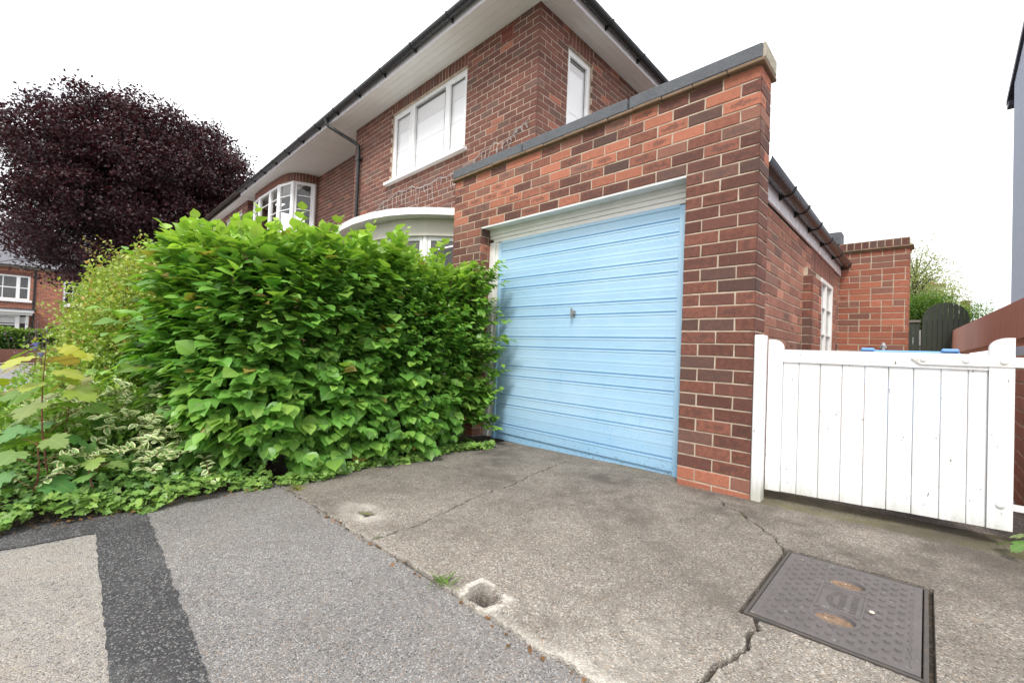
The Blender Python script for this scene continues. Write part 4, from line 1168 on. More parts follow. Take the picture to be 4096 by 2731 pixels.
# downpipe with swan neck
mb=MB(); px=-7.17; mb.tube([(px-.42,gy,gzz-.06),(px-.42,gy,gzz-.14),(px-.38,gy+.05,gzz-.19),(px-.05,HY-.14,gzz-.46),(px,HY-.075,gzz-.52),(px,HY-.062,gzz-.62),(px,HY-.062,.2)],.034,12)
mb.tube([(px,HY-.062,4.30),(px,HY-.062,4.36)],.040,12); mb.tube([(px-.42,gy,gzz-.05),(px-.42,gy,gzz-.10)],[.05,.037],12)
DP=mb.build('downpipe',M_BLACK,HO)
for zz in (4.3,2.9):
    mb=MB(); mb.box((px-.06,HY-.1,zz),(px+.06,HY-.001,zz+.03),0,.003); mb.build('bracket',M_BLACK,DP)
mb=MB(); mb.tube([(HX-FW-.05,1.27,ZS-.4),(HX-FW-.05,1.27,.0)],.028,10); mb.build('waste_pipe',M_UPVC,HO)
# white canopy over the ground floor bow window
bow=[(-3.33,HY),(-3.42,.64),(-3.63,.40),(-3.88,.16),(-4.11,.0),(-4.38,-.12),(-4.73,-.20),(-5.15,-.23),(-5.6,-.20),(-5.95,-.12),(-6.25,.0),(-6.5,.16),(-6.75,.40),(-6.95,.64),(-7.03,HY)]
def inset(pts,d):
    c=Vector((-5.18,1.0)); out=[]
    for a,b in pts:
        v=Vector((a,b))-c; l=v.length; out.append((c.x+v.x*(l-d)/l,min(HY,c.y+v.y*(l-d)/l)))
    return out
mb=MB(); mb.prism(bow,lambda a,b,t:(a,b,t),2.465,2.555); CA=mb.build('canopy',M_UPVC,HO)
mb=MB(); mb.prism(inset(bow,.20),lambda a,b,t:(a,b,t),2.27,2.463); mb.prism(inset(bow,.185),lambda a,b,t:(a,b,t),2.235,2.269); mb.build('canopy_band',M_CREAM,HO)
ib=inset(bow,.26); fw=[ib[i] for i in (1,3,5,7,9,11,13)]
facet_window('bow_window',fw,.9,2.235,HO,M_GLASS,(),fr=.055,post=.085)
mb=MB(); mb.prism(inset(bow,.24),lambda a,b,t:(a,b,t),-.4,.9); mb.build('bow_base',M_CREAM,HO)
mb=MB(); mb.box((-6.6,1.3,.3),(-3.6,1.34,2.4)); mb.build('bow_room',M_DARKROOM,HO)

# ---- the attached neighbour farther left
NE=empty('neighbour_house',(-17,5,-.5),'left half of the pair with old rusty black gutter behind the hedge','house')
nb_=Brickwork(51)
nb_.wall(facing((-14.0,1.30,0),(-1,0,0),(0,-1,0)),0,2.2,zb,62,t_house,start=lambda k:.5*(k%2),thick=.12)
bay2=[(-16.0+ (a+10.5),b) for a,b in bay]
nb_.wall(facing((-14.15,.62,0),(-1,0,0),(0,-1,0)),0,8.5,zb,62,t_house,start=lambda k:.5*(k%2),openings=[(.55,2.6,3.42,4.775),(3.4,5.6,3.42,4.775)],thick=.12)
nb_.wall(facing((-14.15,1.3,0),(0,-1,0),(1,0,0)),0,.68,zb,62,t_house,bond=lambda k,a,b:None,thick=.12)
nb_.build('wall',[M_BRICK,M_MORTAR],NE)
PN=facing((-14.15,.62,0),(-1,0,0),(0,-1,0))
flat_window('window',PN,.55,2.6,3.42,4.775,[(1.2,1.28),(1.9,1.98)],NE,blind=True,sill=True,dark=1.0)
flat_window('window',PN,3.4,5.6,3.42,4.775,[(4.1,4.18),(4.85,4.93)],NE,blind=True,sill=True,dark=1.0)
soffit('soffit',-23,-13.87,SO+.012,1.3,ZS-.002,'x',NE,3)
mb=MB(); mb.box((-23,SO-.008,ZS-.014),(-13.87,SO+.012,ZS+.13),0,.003); mb.build('fascia',M_BLACK_OLD,NE)
mb=MB(); half_gutter(mb,[(-23,gy,gzz-.005),(-13.92,gy,gzz-.005)],.064,axis='x'); NG=mb.build('gutter',M_BLACK_OLD,NE)
for i in range(8): bracket('x',(-14.5-i*1.1,gy,gzz-.005),.064,M_BLACK_OLD,NG)
mb=MB(); tiled_slope(mb,(-23,ry-.02,ze),(-13.92,ry-.02,ze),(-13.92,3.75,ze+2.6),(-23,3.75,ze+2.6),14,130); mb.build('roof',M_ROOF,NE)

# ---- icicle string lights
SL=empty('string_lights',(-5,HY,3.3),'white icicle string lights draped across the house wall above the bow window','string lights')
r=random.Random(77)
def wire(mb,pts,rad=.0028): mb.tube(pts,rad,5,cap=False)
main=[(-7.02,3.02),(-6.6,3.16),(-6.2,3.30),(-5.75,3.37),(-5.3,3.36),(-4.95,3.28),(-4.6,3.32),(-4.25,3.30),(-3.95,3.33),(-3.6,3.42),(-3.35,3.47),(-3.1,3.43),(-2.95,3.52),(-2.70,3.62)]
mb=MB(); dense=[]
for (a,b),(c,d_) in zip(main[:-1],main[1:]):
    for k in range(6):
        t=k/6; sag=-.03*math.sin(math.pi*t); dense.append((a+(c-a)*t,HY-.022+r.uniform(-.004,.004),b+(d_-b)*t+sag+r.uniform(-.006,.006)))
wire(mb,dense,.0036); wire(mb,[(x,y-.006,z_+.012*math.sin(i*1.7)) for i,(x,y,z_) in enumerate(dense)],.0026)
mb.build('cable',M_WIRE,SL)
mb=MB(); bm_=MB()
for i in range(2,len(dense)-1,2):
    x,y,z_=dense[i]; Ln=r.choice([.10,.16,.22,.28,.34]) if x<-3.2 else r.choice([.05,.08]); p=[(x,y,z_)]; xx=x
    for k in range(1,6): xx+=r.uniform(-.014,.014); p.append((xx,y+r.uniform(-.005,.003),z_-Ln*k/5))
    wire(mb,p,.0026)
    for k in range(1,6,1): 
        q=p[k]; dx=r.choice([-1,1])*.016; bm_.tube([q,(q[0]+dx,q[1]-.004,q[2]+.012)],[.0022,.003],6)
mb.build('drop_wires',M_WIRE,SL); bm_.build('bulbs',M_BULB,SL)

# ================================================================== BEYOND THE PASSAGE (right)
PB=empty('grey_house',(2.3,8,0),'grey pebbledashed gable wall rising behind the red garden wall','house')
gxx=2.13
mb=MB(); prof=[(11.76,-.2),(11.76,7.30),(9.4,7.74),(9.4,-.2)]
mb.prism(prof,lambda a,b,t:(t,a,b),gxx,gxx+5); mb.build('wall',M_RENDER,PB)
mb=MB(); mb.prism([(12.6,7.16),(9.4,7.75),(9.4,7.88),(12.6,7.29)],lambda p,q,t:(t,p,q),gxx-.05,gxx+5.1); mb.build('roof',M_NAVY,PB)
mb=MB(); mb.box((gxx-.05,12.2,6.98),(gxx+5,12.45,7.10),0,.01); mb.build('gutter',M_NAVY,PB)
# arched boards and fence panel at the end of the passage
AG=empty('arched_gate',(1.2,16.8,0),'dark green boarded gate with semicircular top, beyond the passage','gate')
def rayp(px,py,d):        # a point seen at full-size pixel (px,py), d metres ahead: used only to place far things
    u=(px-2048)/1714.1; v=(py-1365.5)/1714.1
    return Vector((0.7821+d*(cf[0]+u*cx[0]+v*cd[0]),-2.9888+d*(cf[1]+u*cx[1]+v*cd[1]),.755+d*(cf[2]+u*cx[2]+v*cd[2])))
ay=11.2; ax0,ax1=.69,1.475; rad=(ax1-ax0)/2; azc=1.87
n=9
for i in range(n):
    a=ax0+(ax1-ax0)*i/n+.003; b=ax0+(ax1-ax0)*(i+1)/n-.003
    f=lambda x: azc+math.sqrt(max(0,rad*rad-(x-(ax0+rad))**2))
    mb=MB(); m_=(a+b)/2
    mb.prism([(a,-.1),(b,-.1),(b,f(min(b,ax1))),(m_,f(m_)),(a,f(max(a,ax0)))],lambda p,q,t:(p,ay+t,q),0,.022); mb.build('board',M_GREENWOOD,AG)
mb=MB()
for zz in (.3,1.5): mb.box((ax0,ay+.023,zz),(ax1,ay+.06,zz+.1))
mb.box((ax0,ay+.025,-.1),(ax1,ay+.03,azc)); mb.build('rail',M_GREENWOOD,AG)
mb=MB(); mb.box((ax0-.05,ay-.02,1.25),(ax0-.015,ay+.0,1.62),0,.003); mb.box((ax0-.05,ay-.02,.9),(ax0-.015,ay+.0,1.1),0,.003); mb.build('hinge',M_STEEL,AG)
FP=empty('fence_panel',(.5,11.2,0),'narrow dark green boarded fence panel with a weathered cap, left of the arched gate','fence')
for i in range(4):
    mb=MB(); mb.box((.20+i*.113,ay,-.1),(.309+i*.113,ay+.02,1.80)); mb.build('board',M_GREENWOOD,FP)
mb=MB(); mb.box((.18,ay-.03,1.802),(.665,ay+.05,1.86),0,.006); mb.build('cap',M_GREYWOOD,FP)

# chimneys of far houses
def chimney(name,px,py,d,w_,h_,label,m_):
    c=rayp(px,py,d); T=empty(name,(c.x,c.y,c.z-6),label,'chimney')
    mb=MB(); mb.box((c.x-w_/2,c.y-w_/2,c.z-h_),(c.x+w_/2,c.y+w_/2,c.z)); mb.build('stack',m_,T)
    mb=MB(); mb.box((c.x-w_*.58,c.y-w_*.58,c.z-.0),(c.x+w_*.58,c.y+w_*.58,c.z+w_*.13)); mb.build('cap',M_TILE,T)
    mb=MB(); mb.tube([(c.x,c.y,c.z+w_*.13),(c.x,c.y,c.z+w_*.32)],[w_*.16,w_*.13],12); mb.build('chimney_pot',M_VENT,T)
    mb=MB(); mb.prism([(-2.6,-2.2),(0,-.9),(2.6,-2.2)],lambda p,q,t:(c.x+p,c.y+t,c.z+q-h_*.35),-2,2); mb.build('roof',M_SLATE,T)
    return T
chimney('chimney',3725,1150,30,1.25,3.4,'pale brick chimney stack seen through the willow tree',M_CREAM)
chimney('chimney',3862,1208,34,.5,2.0,'small distant chimney stack right of the willow, above the arched gate',M_COMMON)

# ================================================================== ACROSS THE ROAD (left)
FXX=-40.0; G0=gz(-40)
OH=empty('terraced_house',(FXX-4,-8,G0),'red brick house with white sash windows across the road','house')
ob=Brickwork(61)
PO=facing((FXX,-2.14,0),(0,-1,0),(1,0,0))
def wallbox(mb,P,u0,u1,z0,z1,n0,n1):
    hb_box(mb,P,u0,u1,z0,z1,n0,n1)
ops=[(.37,1.25,2.56,4.10),(2.70,4.95,2.65,4.18),(.55,1.45,-1.2,1.0)]
zz0=G0-.1
ob.wall(PO,0,13,zz0,int((4.75-zz0)/H),lambda u,z,r:(r.uniform(.35,.85),r.uniform(.1,.8),0),openings=ops,thick=.2,start=lambda k:.5*(k%2))
ob.build('wall',[M_OLD,M_MORTAR2],OH)
mb=MB(); mb.box((FXX-8,-15.14,zz0),(FXX-.75,-2.16,4.7)); mb.build('side_wall',M_OLD,OH)
def sash(u0,u1,z0,z1,parent,cols=1,side=None):
    P=PO
    def bx(mb,a,b,za,zc,n0,n1): hb_box(mb,P,a,b,za,zc,n0,n1)
    f=MB(); k=.10
    bx(f,u0,u0+k,z0,z1,-.12,-.03); bx(f,u1-k,u1,z0,z1,-.12,-.03); bx(f,u0+k,u1-k,z1-k,z1,-.12,-.03); bx(f,u0+k,u1-k,z0,z0+k,-.12,-.03)
    zm=(z0+z1)/2
    secs=[(u0+k,u1-k)]
    if side:
        secs=[(u0+k,u0+side),(u0+side+.16,u1-side-.16),(u1-side,u1-k)]
        for a,b in ((u0+side,u0+side+.16),(u1-side-.16,u1-side)): bx(f,a,b,z0+k,z1-k,-.12,-.02)
    for a,b in secs: bx(f,a,b,zm-.03,zm+.03,-.11,-.05); 
    W_=f.build('window',M_UPVC,parent)
    for a,b in secs:
        p=MB(); bx(p,a,b,z0+k,z1-k,-.10,-.095); p.build('pane',M_GLASS,W_)
        if b-a>.5:
            g=MB(); m_=(a+b)/2; bx(g,m_-.02,m_+.02,z0+k,z1-k,-.093,-.06); g.build('glazing_bar',M_UPVC,W_)
    s_=MB(); bx(s_,u0-.12,u1+.12,z0-.13,z0-.002,-.05,.10); s_.build('sill',M_UPVC,W_)
    d_=MB(); bx(d_,u0,u1,z0,z1,-.6,-.58); d_.build('room',M_DARKROOM,W_)
sash(.37,1.25,2.56,4.10,OH); sash(2.70,4.95,2.65,4.18,OH,side=.42)
# arched heads, string course, eaves, roof
mb=MB()
for a,b,z_ in ((.30,1.32,4.10),(2.62,5.03,4.18)): hb_box(mb,PO,a,b,z_+.0,z_+.22,-.02,.012)
mb.build('window_arch',M_COMMON,OH)
mb=MB(); hb_box(mb,PO,-.1,13,4.62,4.80,0,.22); mb.build('eaves',M_GREYWOOD,OH)
mb=MB(); mb.prism([(FXX+.35,4.78),(FXX-4.5,8.0),(FXX-8.3,4.78)],lambda p,q,t:(p,t,q),-15.2,-2.0); mb.build('roof',M_SLATE,OH)
mb=MB(); hb_box(mb,PO,2.45,2.55,-1,4.6,0,.05); mb.build('downpipe',M_BLACK,OH)
# box bay with flat cornice
mb=MB(); hb_box(mb,PO,2.45,5.3,1.86,2.02,0,1.0); hb_box(mb,PO,2.52,5.2,1.70,1.858,0,.85); hb_box(mb,PO,2.62,5.1,.30,.50,0,.7); mb.build('bay_cornice',M_UPVC,OH)
mb=MB(); hb_box(mb,PO,2.40,5.35,2.022,2.08,0,1.05); mb.build('bay_roof',M_NAVY,OH)
mb=MB(); hb_box(mb,PO,2.66,5.06,-1.3,.298,0,.66); mb.build('bay_base',M_OLD,OH)
mb=MB()
for a,b in ((2.66,2.78),(3.02,3.2),(4.5,4.68),(4.94,5.06)): hb_box(mb,PO,a,b,.502,1.698,.1,.66)
hb_box(mb,PO,3.2,4.5,1.07,1.13,.55,.62); hb_box(mb,PO,3.83,3.87,.502,1.698,.55,.62); hb_box(mb,PO,3.2,4.5,1.60,1.698,.5,.64)
BW=mb.build('bay_window',M_UPVC,OH)
mb=MB(); hb_box(mb,PO,2.78,4.94,.502,1.6,.50,.505); mb.build('pane',M_GLASS,BW)
mb=MB(); hb_box(mb,PO,2.78,4.94,1.2,1.6,.42,.43); mb.build('blind',M_BLIND,BW)
mb=MB(); hb_box(mb,PO,2.68,5.04,.502,1.69,.05,.06); mb.build('room',M_DARKROOM,BW)
mb=MB(); hb_box(mb,PO,.55,1.45,-1.2,1.0,-.1,-.05); mb.build('front_door',M_UPVC,OH)
mb=MB(); hb_box(mb,PO,.35,1.65,1.02,1.20,0,.5); mb.build('door_hood',M_NAVY,OH)
# low wall and clipped hedge in front of it
mb=MB(); mb.box((-37.0,-16,G0-.2),(-36.75,-3.4,-.34),0,.02); tag(mb.build('low_wall',M_COMMON),'low dark brick wall under the clipped hedge across the road','wall')
# parked car just entering the frame
CR=empty('parked_car',(-35.9,-8.3,gz(-35)),'dark parked car across the road, only its wheel showing at the left edge','car')
cprof=[(-2.0,.25),(2.0,.25),(2.08,.6),(1.95,.85),(1.0,.98),(.45,1.42),(-1.2,1.45),(-1.9,1.0),(-2.08,.7)]
gzc=gz(-35)+.02
mb=MB(); mb.prism(cprof,lambda a,b,t:(-34.3+t,-8.1+a,gzc+b),-.85,.85); mb.build('body',M_CARPAINT,CR)
mb=MB(); mb.prism([(.9,1.0),(.42,1.36),(-1.15,1.38),(-1.7,1.02)],lambda a,b,t:(-34.3+t,-8.1+a,gzc+b),-.86,.86); mb.build('window',M_GLASS,CR)
for a in (-1.3,1.3):
    for t in (-.80,.66):
        mb=MB(); mb.tube([(-34.3+t,-8.1+a,gzc+.31),(-34.3+t+.2,-8.1+a,gzc+.31)],.31,20); WH=mb.build('wheel',M_RUBBER,CR)
        mb=MB(); mb.tube([(-34.3+t-.01,-8.1+a,gzc+.31),(-34.3+t+.21,-8.1+a,gzc+.31)],.19,14); mb.build('rim',M_STEEL,WH)

# ================================================================== VEGETATION
RS=np.random.RandomState
def leaf_template(prof=((0,.02),(.12,.28),(.3,.44),(.5,.45),(.7,.32),(.87,.12),(1,0)), fold=.22, droop=.22, wscale=1.0):
    v=[];uv=[];f=[]
    n=len(prof); wm=max(p[1] for p in prof)
    for t,w_ in prof:
        z=-droop*t*t
        v+= [(-w_*wscale,t,z+fold*w_),(0,t,z),(w_*wscale,t,z+fold*w_)]; q=w_/wm
        uv+=[(-1,t),(0,t),(1,t)]
    for i in range(n-1):
        a=i*3; f.append((a,a+1,a+4,a+3)); f.append((a+1,a+2,a+5,a+4))
    return v,f,uv
def lobed_template(pts, fold=.10, droop=.12):
    """pts: right-hand outline from base to tip (x>=0); mirrored; fan from points on the midrib"""
    right=[(x,y) for x,y in pts]; n=len(right)
    v=[];uv=[]
    for x,y in right: v.append((0,y*.0+max(0.02,min(1,y))*0+ (y if False else 0),0)); 
    v=[];f=[]
    mid=[(0,max(0,min(1,y))) for x,y in right]
    for (x,y),(mx,my) in zip(right,mid):
        r2=x*x+y*y
        v.append((0,my,-droop*my*my)); uv.append((0,my))
        v.append((x,y,fold*x-droop*r2)); uv.append((x*1.6,y))
        v.append((-x,y,fold*x-droop*r2)); uv.append((-x*1.6,y))
    for i in range(n-1):
        a=i*3; b=a+3
        f.append((a,a+1,b+1,b)); f.append((a,b,b+2,a+2))
    return v,f,uv
IVY_T=lobed_template([(.0,0),(.30,-.14),(.52,.08),(.32,.30),(.50,.52),(.24,.62),(.0,1.0)])
MAP_T=lobed_template([(.0,0),(.16,-.10),(.40,-.12),(.36,.0),(.66,.12),(.56,.24),(.64,.42),(.40,.36),(.30,.42),(.42,.62),(.30,.70),(.26,.84),(.12,.80),(.0,1.0)],fold=.08,droop=.18)
LEAF_T=leaf_template()
OVAL_T=leaf_template(prof=((0,.02),(.2,.22),(.5,.30),(.8,.18),(1,0)),fold=.3,droop=.1)
TINY_T=([(0,0,0),(.34,.45,.06),(0,1,-.05),(-.34,.45,.06)],[(0,1,2,3)],[(0,0),(1,.5),(0,1),(-1,.5)])

def greens(rs,n,young,dark=(.062,.20,.030),mid=(.19,.46,.075),yng=(.50,.72,.14)):
    a=np.array(dark);b=np.array(mid);c=np.array(yng); t=np.clip(young,0,1)[:,None]; q=rs.rand(n,1)
    base=a*(1-q)+b*q; out=base*(1-t)+c*t
    return out*(.82+.36*rs.rand(n,1))

def sprigs(rs,P,Nrm,nl,length,leaf,up=.45,spread=.45,droop=.35,young=None,twigs=None,tr=.0016,flat=.5):
    """P base points, Nrm outward normals; alternate leaves along each shoot. returns M,T,young"""
    n=len(P); d=Nrm+np.array([0,0,up])+rs.normal(0,spread,(n,3)); d/=np.linalg.norm(d,axis=1,keepdims=True)
    L_=length*(.6+.8*rs.rand(n)); Ms=[];Ts=[];Ys=[]
    side=np.cross(d,np.array([0,0,1.])); side/=np.linalg.norm(side,axis=1,keepdims=True)+1e-6
    for k in range(nl):
        t=(k+1)/nl; pos=P+d*(L_*t)[:,None]+np.array([0,0,-.06])*(L_*t*t)[:,None]
        sg=1 if k%2 else -1
        f=d*(.35+.5*t)+side*sg*(1.0-.65*t)+Nrm*.35+np.array([0,0,-droop])+rs.normal(0,.22,(n,3))
        upv=np.tile(np.array([0,0,1.]),(n,1))+Nrm*flat+rs.normal(0,.25,(n,3))
        sz=leaf*(.55+.6*math.sin(math.pi*(.25+.6*(1-t))))*(.75+.5*rs.rand(n))
        Ms.append(frames(f,upv,sz)); Ts.append(pos); Ys.append((young if young is not None else np.zeros(n))+.35*(t>.85)*rs.rand(n))
    if twigs is not None:
        for i in range(0,n,3): twigs.tube([P[i]-Nrm[i]*.12,P[i],P[i]+d[i]*L_[i]*.9],[tr*1.6,tr,tr*.5],4,cap=False,smooth=False)
    return np.concatenate(Ms),np.concatenate(Ts),np.concatenate(Ys)

# ---- the hedge
HD=empty('hedge',(-3.2,-1.3,-.2),'big broad-leaved green hedge overhanging the left side of the drive','hedge')
def hedge_surface(rs,n):
    th=rs.uniform(-math.pi,math.pi,n); z=rs.uniform(-.16,1.5,n)**1.0
    return th,z
HC=np.array([-3.36,-1.29])
def hedge_point(th,z):
    a=1.04; b=1.14+.06*np.clip(z/.9,0,1); p=4.
    c,s_=np.cos(th),np.sin(th); r=(np.abs(c/a)**p+np.abs(s_/b)**p)**(-1/p)
    prof=np.interp(z,[-.2,0,.35,.9,1.25,1.45,1.6],[.97,1.0,1.0,1.0,.97,.90,.72])
    # the near end swells out to the left of the drive
    x=HC[0]+r*c*prof; y=HC[1]+r*s_*prof
    y=np.where((s_<0),y-.03*np.clip(z,0,1)*np.clip((-2.6-x)/.8,0,1),y)
    z=z*(1+np.interp(y,[-2.4,-1.5,-.8,-.2],[-.085,-.01,-.035,-.075])*np.clip(z,0,1))
    nn=np.stack([np.sign(c)*np.abs(c/a)**(p-1)/a,np.sign(s_)*np.abs(s_/b)**(p-1)/b,np.interp(z,[-.2,.3,1.1,1.45,1.6],[-.3,0,.25,.9,1.5])],-1)
    nn/=np.linalg.norm(nn,axis=1,keepdims=True)
    return np.stack([x,y,z],-1),nn
rs=RS(11); tw=MB(); AM=[];AT=[];AY=[]
def add(m,t,y): AM.append(m);AT.append(t);AY.append(y)
def bumpy(P,nn,amp=.07):
    h=np.sin(P[:,0]*5.1+P[:,2]*3.3+1)*np.sin(P[:,1]*4.3-P[:,2]*5.7)+.6*np.sin(P[:,1]*9+P[:,2]*8)
    return P+nn*(h*amp)[:,None]
n=2900; th=rs.uniform(-math.pi,math.pi,n); vis=(np.sin(th)<.9)&(np.cos(th)>-.75); th=th[vis]; z=rs.uniform(-.14,1.50,len(th))
P,nn=hedge_point(th,z); P=bumpy(P,nn)-nn*(.02+.16*rs.rand(len(P)))[:,None]
small=(P[:,1]>-1.15)&(P[:,2]>.55)
yg=np.clip((P[:,2]-1.15)/.5,0,1)*.55+.08*rs.rand(len(P))+.30*(rs.rand(len(P))<.10)
b=(~small)&(rs.rand(len(P))<.5); m,t,y=sprigs(rs,P[b],nn[b],6,.19,.086,twigs=tw,young=yg[b],droop=.45); add(m,t,y)
b=(~small)&(~b); m,t,y=sprigs(rs,P[b],nn[b],8,.15,.058,twigs=tw,young=yg[b],droop=.40); add(m,t,y)
m,t,y=sprigs(rs,P[small],nn[small],9,.15,.045,twigs=tw,young=yg[small]*.8,droop=.45); add(m,t,y)
extra=P[small]-nn[small]*.03+rs.normal(0,.05,(small.sum(),3)); m,t,y=sprigs(rs,extra,nn[small],8,.13,.043,young=yg[small]*.7); add(m,t,y)
# the end that leans on the brick pier and door frame
n=420; P=np.stack([rs.uniform(-2.85,-2.30,n),rs.uniform(-.24,-.07,n),rs.uniform(-.05,1.52,n)],-1); nn=np.tile(np.array([.75,.25,.25]),(n,1))
m,t,y=sprigs(rs,P,nn,7,.14,.055,twigs=tw,young=.15+.5*np.clip(P[:,2]-1.1,0,1),droop=.4,spread=.4); add(m,t,y)
# top surface
n=620; x=rs.uniform(-4.2,-2.42,n); yy=rs.uniform(-2.45,-.18,n)
zt_=np.interp(yy,[-2.4,-1.5,-.8,-.2],[1.37,1.49,1.45,1.38])-.08*np.abs(x+3.3)+rs.uniform(-.08,.05,n)+.05*np.sin(x*6)*np.sin(yy*5); ok=((np.abs((x-HC[0])/1.0))**4+(np.abs((yy-HC[1])/1.2))**4)<1.0
P=np.stack([x,yy,zt_],-1)[ok]; nn=np.tile(np.array([.15,-.1,1.]),(len(P),1))+rs.normal(0,.2,(len(P),3)); nn/=np.linalg.norm(nn,axis=1,keepdims=True)
m,t,y=sprigs(rs,P,nn,7,.20,.066,up=.2,twigs=tw,young=.35+.5*rs.rand(len(P)),droop=.1,spread=.6); add(m,t,y)
# inner fill
n=17000; th=rs.uniform(-math.pi,math.pi,n); z=rs.uniform(-.14,1.50,n); P,nn=hedge_point(th,z); dd=(.12+.55*rs.rand(n))[:,None]; P=P-nn*dd*np.array([1,1,.3])
f=nn*.6+rs.normal(0,.7,(n,3)); add(frames(f,np.tile([0,0,1.],(n,1))+rs.normal(0,.4,(n,3)),.072*(.7+.5*rs.rand(n))),P,np.zeros(n)-.2)
# long free shoots above and beside
shoot=[(-2.95,-2.45,1.40,.34,(-.35,-.3,.8),.085),(-3.1,-2.2,1.48,.22,(-.1,-.2,1),.075),(-2.72,-2.05,1.52,.30,(.1,-.15,1),.08),(-2.62,-1.85,1.52,.30,(.15,.1,1),.085),
 (-2.6,-1.6,1.52,.26,(.2,.2,1),.075),(-2.55,-1.35,1.5,.30,(.25,.2,1),.075),(-2.5,-1.1,1.5,.34,(.2,.3,1),.07),(-2.5,-.85,1.48,.40,(.15,.5,.8),.075),(-2.48,-.7,1.5,.36,(.1,.3,1),.07),
 (-2.5,-.5,1.48,.28,(.2,.6,.8),.07),(-2.45,-.3,1.45,.34,(.35,.7,.55),.075),(-2.35,-.35,1.32,.24,(.7,.7,.2),.07),(-2.34,-.2,1.0,.26,(.9,.55,.25),.07),(-2.34,-.15,.86,.30,(.95,.5,.05),.075),(-2.36,-.15,.70,.22,(.9,.4,-.3),.07),
 (-2.4,-.22,.35,.18,(.8,.4,.1),.06),(-3.4,-2.5,1.4,.25,(-.3,-.4,.7),.08),(-3.6,-2.45,1.3,.3,(-.4,-.5,.6),.085),(-3.8,-2.5,1.1,.3,(-.5,-.6,.4),.085),(-3.3,-2.6,.9,.28,(-.4,-.8,.2),.09),(-3.2,-2.6,.75,.28,(-.3,-.9,.1),.09),(-2.9,-2.6,.55,.26,(-.1,-.9,.0),.085),
 (-3.0,-2.55,1.2,.25,(-.2,-.7,.5),.08),(-2.75,-2.35,1.45,.22,(0,-.4,.8),.08),(-3.9,-2.3,1.35,.25,(-.5,-.3,.7),.07),(-2.9,-1.9,1.55,.22,(0,0,1),.07),(-3.0,-1.5,1.55,.25,(0,0,1),.07),(-2.9,-1.0,1.5,.3,(0,.1,1),.07),(-2.42,-1.95,.05,.18,(.6,-.5,-.1),.085),(-2.38,-2.05,.2,.2,(.5,-.7,.05),.09)]
SM=[];ST_=[];SYY=[]
for (x,y_,z_,L_,d,lf) in shoot:
    if z_>1.2: z_+= float(np.interp(y_,[-2.4,-1.5,-.8,-.2],[-.13,.0,-.05,-.12]))
    d=np.array(d,float); d/=np.linalg.norm(d); k=max(5,int(L_/.042)); pts=[]
    for i in range(k+1):
        t=i/k; pts.append(np.array([x,y_,z_])+d*L_*t+np.array([0,0,-.10*L_*t*t])+rs.normal(0,.003,3))
    tw.tube(pts,[.003-.0018*i/k for i in range(k+1)],5,cap=False)
    s_=np.cross(d,[0,0,1.]); s_/=np.linalg.norm(s_)+1e-6
    for i in range(1,k+1):
        sg=1 if i%2 else -1; t=i/k; f=d*(.3+.5*t)+s_*sg*(1-.5*t)+np.array([0,0,-.12])+rs.normal(0,.12,3)
        SM.append(frames(f[None],np.array([[0,0,1.]])+rs.normal(0,.25,(1,3)),[lf*(.7+.5*math.sin(math.pi*min(1,t*.9+.1)))])[0]); ST_.append(pts[i]); SYY.append(.55+.45*rs.rand() if z_>1.25 else .15+.25*rs.rand())
add(np.array(SM),np.array(ST_),np.array(SYY))
M_=np.concatenate(AM);T_=np.concatenate(AT);Y_=np.concatenate(AY)
keep=(T_[:,2]>gz(-2.5)-.02)&~((T_[:,0]>-3.12)&(T_[:,1]>-.03)&(T_[:,0]<-2.62))&(T_[:,1]<.12)
M_,T_,Y_=M_[keep],T_[keep],Y_[keep]
HCOL=greens(rs,len(M_),Y_); k=rs.rand(len(M_))<.012; HCOL[k]=np.array([.36,.27,.07]); k=rs.rand(len(M_))<.10; HCOL[k]*=.7
M_*=(.72+.62*rs.rand(len(M_)))[:,None,None]
scatter('leaves',*LEAF_T,M_,T_,HCOL,M_LEAF,HD)
r=random.Random(3)
for i in range(46):
    x0_=HC[0]+r.uniform(-.75,.8); y0_=HC[1]+r.uniform(-.95,1.0); pts=[(x0_,y0_,-.25)]; 
    for k in range(1,6): pts.append((x0_+(x0_-HC[0])*.08*k+r.uniform(-.05,.05),y0_+(y0_-HC[1])*.06*k+r.uniform(-.05,.05),-.25+.33*k))
    tw.tube(pts,[.014,.012,.010,.008,.005,.003],6,cap=False)
tw.build('stems',M_TWIG,HD)

# ---- ivy over the ground
def ivy_h(x,y):
    e=np.clip((-2.22-x)/.9,0,1); return gz(-2.5)+.02+.20*e**.8+.10*np.clip((-3.0-x)/1.2,0,1)+.03*np.sin(x*9)*np.sin(y*11)
rs=RS(21)
n=9500; x=-2.20-2.2*rs.rand(n)**1.35; y=rs.uniform(-4.2,-2.03,n); x+=-.045-.05*np.clip(-2.6-y,0,1.2)+.03*np.sin(y*9)+.025*np.sin(y*23)
sel=(x<-2.15); x,y=x[sel],y[sel]
z=np.array([0.]*len(x)); z=ivy_h(x,y)+rs.uniform(-.02,.05,len(x))
P=np.stack([x,y,z],-1)
n2=1500; y2=rs.uniform(-2.0,-.12,n2); x2=-2.30+.10*rs.rand(n2)-.04*np.sin(y2*8)+.03*(y2<-1.7); P2=np.stack([x2,y2,np.full(n2,gz(-2.3)+.01)+rs.rand(n2)*.05],-1)
P=np.concatenate([P,P2]); n=len(P)
f=rs.normal(0,1,(n,3)); f[:,2]=f[:,2]*.35-.15; up=np.tile(np.array([.45,-.15,1.]),(n,1))+rs.normal(0,.35,(n,3))
